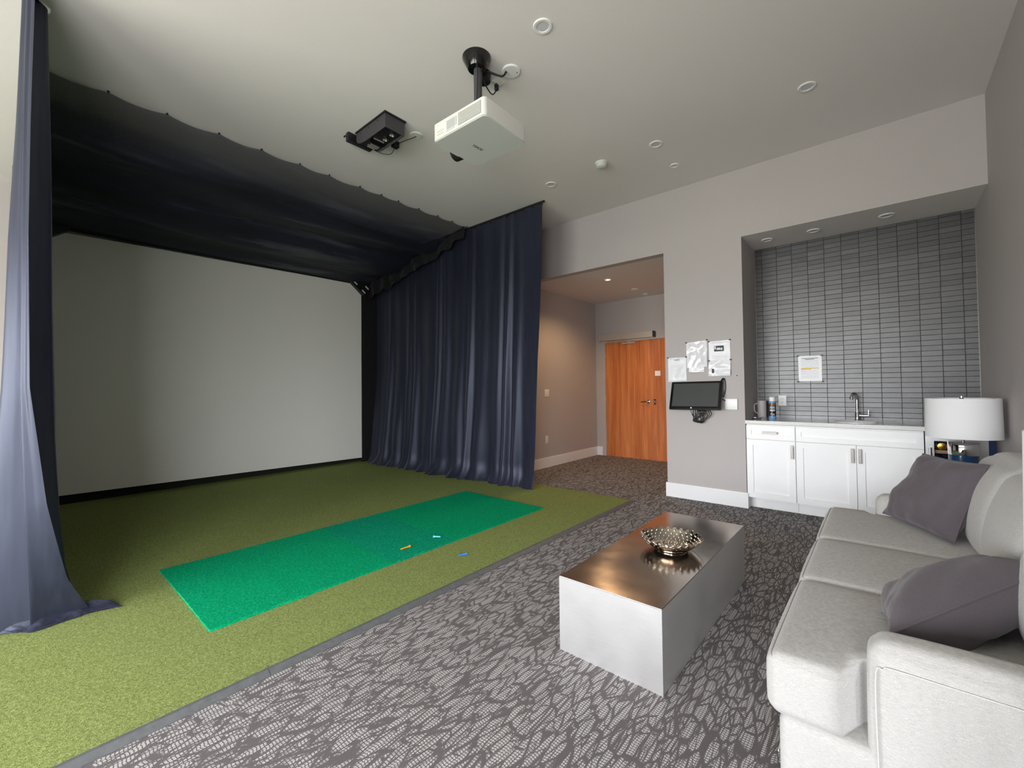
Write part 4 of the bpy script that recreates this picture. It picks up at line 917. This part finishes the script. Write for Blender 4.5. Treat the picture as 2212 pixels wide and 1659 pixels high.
op = thing('door_operator', 'long silver automatic door operator above the wooden door', 'door closer', (-3.47, YD - 0.06, 2.10))
ox0, ox1 = -3.93, -2.90
G().box(ox0, ox1 - 0.02, YD - 0.105, YD - 0.013, 2.10, 2.20).build('cover', 'alu', op); G().box(ox1 - 0.02, ox1, YD - 0.105, YD - 0.013, 2.10, 2.20).build('end_cap', 'black', op); G().box(ox0 - 0.008, ox0, YD - 0.105, YD - 0.013, 2.10, 2.20).build('end_cap', 'alu', op)
G().tube([(-3.79, YD - 0.06, 2.098), (-3.79, YD - 0.06, 2.082), (-3.40, YD - 0.055, 2.078)], 0.009, 10).build('arm', 'alu', op, smooth=40)
G().tube([(-3.40, YD - 0.055, 2.082), (-3.37, YD - 0.05, 2.05)], 0.007, 10).build('arm', 'alu', op, smooth=40)
G().box(-3.52, -3.27, YD - 0.022, YD + 0.011, 2.025, 2.05).build('slide_track', 'alu', op)

# ------------------------------------------------------------------ ceiling fittings
def downlight(label, x, y, z, r, lit=False, group='recessed ceiling downlights'):
    t = thing('downlight', label, 'light', (x, y, z - 0.01), group)
    G().open_lathe((x, y, z), [(r, 0), (r, -0.004), (r*0.93, -0.008), (r*0.68, -0.007), (r*0.64, -0.001)], 40).build('trim_ring', 'white', t, smooth=40)
    G().lathe((x, y, z), [(r*0.66, -0.0035), (r*0.66, -0.0015)], 32).build('lens', 'lit' if lit else 'diffuser', t, smooth=40)
    return t
downlight('recessed downlight nearest the camera at the top of the picture', -1.56, 2.145, H, 0.060)
downlight('recessed downlight in the ceiling above the kitchenette, far right', -0.384, 3.916, H, 0.060)
downlight('recessed downlight in the ceiling in line with the hall opening', -1.552, 3.902, H, 0.060)
downlight('recessed downlight in the ceiling close to the curtain track', -2.747, 3.894, H, 0.060)
downlight('small recessed ceiling disc close to the header wall', -1.564, 4.409, H, 0.045)
downlight('right recessed light in the soffit over the tiles', 0.064, 5.241, ZR, 0.060)
downlight('middle recessed light in the soffit over the tiles', -0.492, 5.254, ZR, 0.058)
downlight('left recessed light in the soffit over the tiles', -0.899, 5.248, ZR, 0.055)
hl = downlight('glowing warm downlight in the hall ceiling', -2.982, 5.619, ZH, 0.055, True)
downlight('unlit disc in the hall ceiling behind the glowing downlight', -2.968, 6.482, ZH, 0.055)
downlight('unlit disc in the hall ceiling nearest the door', -2.987, 6.934, ZH, 0.045)
ld = bpy.data.lights.new('hall_lamp', 'SPOT'); ld.energy = 65; ld.color = (1.0, 0.62, 0.32); ld.spot_size = math.radians(150); ld.spot_blend = 0.6; ld.shadow_soft_size = 0.04
lo = bpy.data.objects.new('hall_lamp_light', ld); COL.objects.link(lo); lo.location = (0, 0, -0.01); lo.parent = hl
sd = thing('smoke_detector', 'white domed smoke detector on the ceiling', 'smoke detector', (-2.10, 3.86, H - 0.05))
G().lathe((-2.10, 3.86, H), [(0.062, 0), (0.064, -0.012), (0.060, -0.02)][::-1], 40).build('base_plate', 'offwhite', sd, smooth=40)
G().lathe((-2.10, 3.86, H), [(0.0001, -0.052), (0.035, -0.050), (0.048, -0.040), (0.056, -0.02)], 40).build('dome', 'offwhite', sd, smooth=40)
rc = thing('ceiling_cover_plate', 'round white cover plate on the ceiling beside the projector mount', 'cover plate', (-1.957, 2.302, H - 0.012), 'blank ceiling covers')
G().lathe((-1.957, 2.302, H), [(0.060, -0.010), (0.066, -0.006), (0.066, 0)], 44).build('plate', 'white', rc, smooth=30)
for s_ in (-1, 1): G().lathe((-1.957 + s_*0.03, 2.302 + s_*0.03, H - 0.012), [(0.004, 0), (0.004, 0.002)], 10).build('screw', 'charcoal', rc)
rc2 = thing('ceiling_cover_plate', 'round white cover plate on the ceiling beside the black sensor unit', 'cover plate', (-3.12, 2.36, H - 0.01), 'blank ceiling covers')
G().lathe((-3.10, 2.33, H), [(0.05, -0.008), (0.055, -0.004), (0.055, 0)], 40).build('plate', 'white', rc2, smooth=30)
G().lathe((-3.07, 2.35, H - 0.0095), [(0.004, 0), (0.004, 0.002)], 10).build('screw', 'charcoal', rc2)
co = outlet('ceiling_outlet', 'white outlet plate on the ceiling with a black plug', (-2.125, 2.318, H - 0.0005), (1, 0, 0), (0, -1, 0), 0.118, 0.082, 'outlet', 'ceiling plates')

# projector
PZ = 2.85
pj = thing('projector', 'white projector hanging upside down from a black ceiling pole', 'projector', (-1.94, 1.96, PZ))
pr_ang = math.atan2(0.012, 0.455)
px0, px1, py0, py1, ph_ = -2.166, -1.712, 1.762, 2.158, 0.112
Rm = Matrix.Translation((-1.94, 1.96, 0)) @ Matrix.Rotation(pr_ang, 4, 'Z') @ Matrix.Translation((1.94, -1.96, 0))
def prism_round(x0, x1, y0, y1, z0, z1, r, seg=6):
    poly = []
    for cx_, cy_, a0 in ((x1 - r, y1 - r, 0), (x0 + r, y1 - r, 90), (x0 + r, y0 + r, 180), (x1 - r, y0 + r, 270)):
        poly += [(cx_ + r*math.cos(math.radians(a0 + 90*k/seg)), cy_ + r*math.sin(math.radians(a0 + 90*k/seg))) for k in range(seg + 1)]
    return G().prism(poly, z0, z1)
prism_round(px0, px1, py0, py1, PZ + 0.006, PZ + ph_, 0.026).xf(Rm).build('housing', 'offwhite', pj, smooth=40)
prism_round(px0 + 0.004, px1 - 0.004, py0 + 0.004, py1 - 0.004, PZ, PZ + 0.0055, 0.026).xf(Rm).build('lid', 'projgrey', pj, smooth=40)
gx0, gx1, gz0, gz1 = px0 + 0.235, px1 - 0.03, PZ + 0.022, PZ + 0.098
gr = G().box(gx0, gx1, py0 - 0.0015, py0 + 0.002, gz0, gz1).xf(Rm).build('vent_recess', 'charcoal', pj)
for k in range(14):
    z = gz0 + 0.001 + k*(gz1 - gz0)/14; G().box(gx0, gx1, py0 - 0.004, py0 - 0.0015, z, z + 0.0026).xf(Rm).build('vent_slat', 'offwhite', gr)
M['label_grey'] = mat('grey_label_print', rgb(170, 172, 172), 0.6, nscale=300, namp=0.2)
for x0, x1, z0, z1 in ((px0 + 0.13, px0 + 0.205, PZ + 0.034, PZ + 0.09), (px0 + 0.125, px0 + 0.20, PZ + 0.024, PZ + 0.029), (px0 + 0.21, px0 + 0.222, PZ + 0.035, PZ + 0.09)): G().box(x0, x1, py0 - 0.0006, py0, z0, z1).xf(Rm).build('label_print', 'label_grey', pj)
for k in range(4):
    for j in range(2): G().box(px0 + 0.045 + k*0.016, px0 + 0.054 + k*0.016, py0 - 0.0006, py0, PZ + 0.03 + j*0.018, PZ + 0.037 + j*0.018).xf(Rm).build('connector_mark', 'label_grey', pj)
ln = G().tube([(px0 + 0.01, 2.005, PZ + 0.05), (px0 - 0.05, 2.005, PZ + 0.05)], [0.056, 0.053], 32).xf(Rm).build('lens_barrel', 'black', pj, smooth=40)
G().lathe((0, 0, 0), [(0.0001, 0.012), (0.03, 0.008), (0.044, 0)], 28).xf(Rm @ frame_mtx((px0 - 0.05, 2.005, PZ + 0.05), (0, -1, 0), (0, 0, 1)) ).build('lens_glass', 'gloss', pj, smooth=60)
tR = Vector((-0.09, -0.05, 0))
text_mesh('brand_lettering', 'SONY', 0.033, 'print_dark', frame_mtx((-1.985, 1.985, PZ - 0.0008), (-0.03, -1, 0), (1, -0.03, 0)), pj)
pole = Vector((-2.05, 2.06, 0))
G().lathe((pole.x, pole.y, 0), [(0.024, PZ + ph_), (0.024, 3.17), (0.028, 3.17), (0.028, 3.47)], 24).build('pole', 'charcoal', pj, smooth=40)
G().lathe((pole.x, pole.y, 0), [(0.031, 3.155), (0.031, 3.17), (0.028, 3.18)], 24).build('pole_collar', 'black', pj, smooth=40)
for z in (3.26, 3.34, 3.42): G().lathe((0, 0, 0), [(0.004, 0), (0.004, 0.002)], 10).xf(frame_mtx((pole.x + 0.022, pole.y - 0.013, z), (0, 0, 1), (0.5, 0.86, 0))).build('pole_hole', 'gloss', pj)
G().lathe((pole.x - 0.005, pole.y - 0.005, 0), [(0.045, H - 0.085), (0.060, H - 0.08), (0.098, H - 0.008), (0.098, H)], 40).build('ceiling_flange', 'gloss', pj, smooth=35)
G().lathe((pole.x - 0.075, pole.y + 0.13, 0), [(0.045, H - 0.062), (0.052, H - 0.058), (0.056, H)], 32).build('cable_box', 'black', pj, smooth=35)
G().box(pole.x - 0.07, pole.x + 0.07, pole.y - 0.07, pole.y + 0.07, PZ + ph_, PZ + ph_ + 0.012).build('mount_plate', 'black', pj)
def cable(label, pts, r=0.0045): return G().tube([catmull(pts, t/40) for t in range(41)], r, 8).build('power_cable', 'cable', label=label, cat='cable', smooth=180, group='black projector cables')
cable('thick black cable from the projector mount to the round ceiling plate', [(-2.06, 2.16, H - 0.03), (-2.02, 2.22, H - 0.045), (-1.99, 2.25, H - 0.05), (-1.975, 2.27, H - 0.016)], 0.007)
cable('black power cord looping from the projector mount to the ceiling outlet', [(-2.01, 2.06, H - 0.09), (-2.06, 2.12, H - 0.11), (-2.10, 2.22, H - 0.12), (-2.125, 2.29, H - 0.10), (-2.12, 2.325, H - 0.05)], 0.0045)
cable('thin black cable running down the projector pole', [(-2.0, 2.0, H - 0.085), (-1.985, 1.992, 3.35), (-1.99, 1.990, 3.2), (-2.02, 1.995, 3.0), (-2.025, 1.995, PZ + ph_ + 0.012)], 0.004)
G().rbox(-2.132, -2.106, 2.310, 2.338, H - 0.055, H - 0.009, 0.006, 2, seg=2).build('power_plug', 'black', label='black plug in the ceiling outlet behind the projector', cat='plug', smooth=40)

# launch monitor (black ceiling sensor)
LZ = 3.40
lm = thing('launch_monitor', 'black golf launch monitor box mounted on the ceiling', 'sensor', (-3.2, 2.06, LZ))
lx0, lx1, ly0, ly1 = -3.46, -3.012, 1.957, 2.143
side = [(lx1, LZ), (lx1, H - 0.012), (lx0, H - 0.012), (lx0, LZ + 0.045), (lx0 + 0.03, LZ + 0.02), (lx0 + 0.08, LZ + 0.006), (lx0 + 0.14, LZ)]
for y0, y1 in ((ly0, ly0 + 0.006), (ly1 - 0.006, ly1)):
    n = len(side); G().add([(x, y, z) for y in (y0, y1) for x, z in side], [tuple(range(n)), tuple(range(n, 2*n))[::-1]] + [(i, n + i, n + (i + 1) % n, (i + 1) % n) for i in range(n)]).build('side_panel', 'charcoal', lm)
G().box(lx1 - 0.006, lx1, ly0 + 0.006, ly1 - 0.006, LZ, H - 0.012).build('end_panel', 'charcoal', lm)
G().box(lx0 + 0.03, lx1 - 0.006, ly0 + 0.006, ly1 - 0.006, LZ + 0.022, LZ + 0.03).build('inner_plate', 'black', lm)
G().box(lx0 - 0.005, lx1 + 0.012, ly0 - 0.01, ly1 + 0.01, H - 0.012, H).build('mount_plate', 'black', lm)
for x in (lx1 - 0.07, lx1 - 0.17):
    G().open_lathe((x, 2.05 + 0.02, LZ), [(0.024, 0.004), (0.018, 0.012), (0.008, 0.020), (0.0005, 0.021)], 24).build('reflector_lamp', 'chrome', lm, smooth=60)
    G().open_lathe((x, 2.05 + 0.02, LZ), [(0.027, 0.022), (0.027, 0.003), (0.0245, 0.003), (0.0245, 0.022)], 24).build('lamp_collar', 'black', lm, smooth=40)
g = G().box(lx0 + 0.155, lx0 + 0.20, 2.0, 2.11, LZ + 0.004, LZ + 0.022); g.build('camera_module', 'gloss', lm)
for x, y0, y1 in ((lx0 + 0.205, 2.0, 2.10), (lx0 + 0.105, 2.03, 2.115), (lx0 + 0.08, 2.02, 2.115), (lx0 + 0.055, 2.03, 2.105)): G().box(x, x + 0.005, y0, y1, LZ + 0.012, LZ + 0.022).build('light_bar', 'alu', lm)
for x in (lx0 + 0.07, lx0 + 0.2, lx0 + 0.34): G().lathe((0, 0, 0), [(0.005, 0), (0.005, 0.002)], 10).xf(frame_mtx((x, ly0 - 0.0005, H - 0.035), (1, 0, 0), (0, 0, 1))).build('screw', 'gloss', lm)
fb = thing('sensor_bar', 'black bar bracket at the screen side of the launch monitor', 'bracket', (-3.52, 2.06, H - 0.06))
G().box(-3.535, -3.492, 1.90, 2.13, H - 0.075, H).build('bar', 'black', fb); G().box(-3.56, -3.535, 1.89, 1.90, H - 0.03, H - 0.02).build('tab', 'black', fb)
cable('thin black cable drooping below the launch monitor', [(-3.49, 2.12, H - 0.06), (-3.43, 2.19, H - 0.10), (-3.36, 2.24, H - 0.11), (-3.33, 2.26, H - 0.06)], 0.003)
G().rbox(-3.35, -3.30, 2.235, 2.295, H - 0.055, H, 0.006, 2, seg=2).build('power_adapter', 'black', label='small black power adapter on the ceiling beside the launch monitor', cat='adapter', smooth=40)
cable('black cable from the power adapter to the round ceiling cover', [(-3.30, 2.27, H - 0.03), (-3.22, 2.28, H - 0.03), (-3.15, 2.31, H - 0.02), (-3.10, 2.33, H - 0.012)], 0.003)
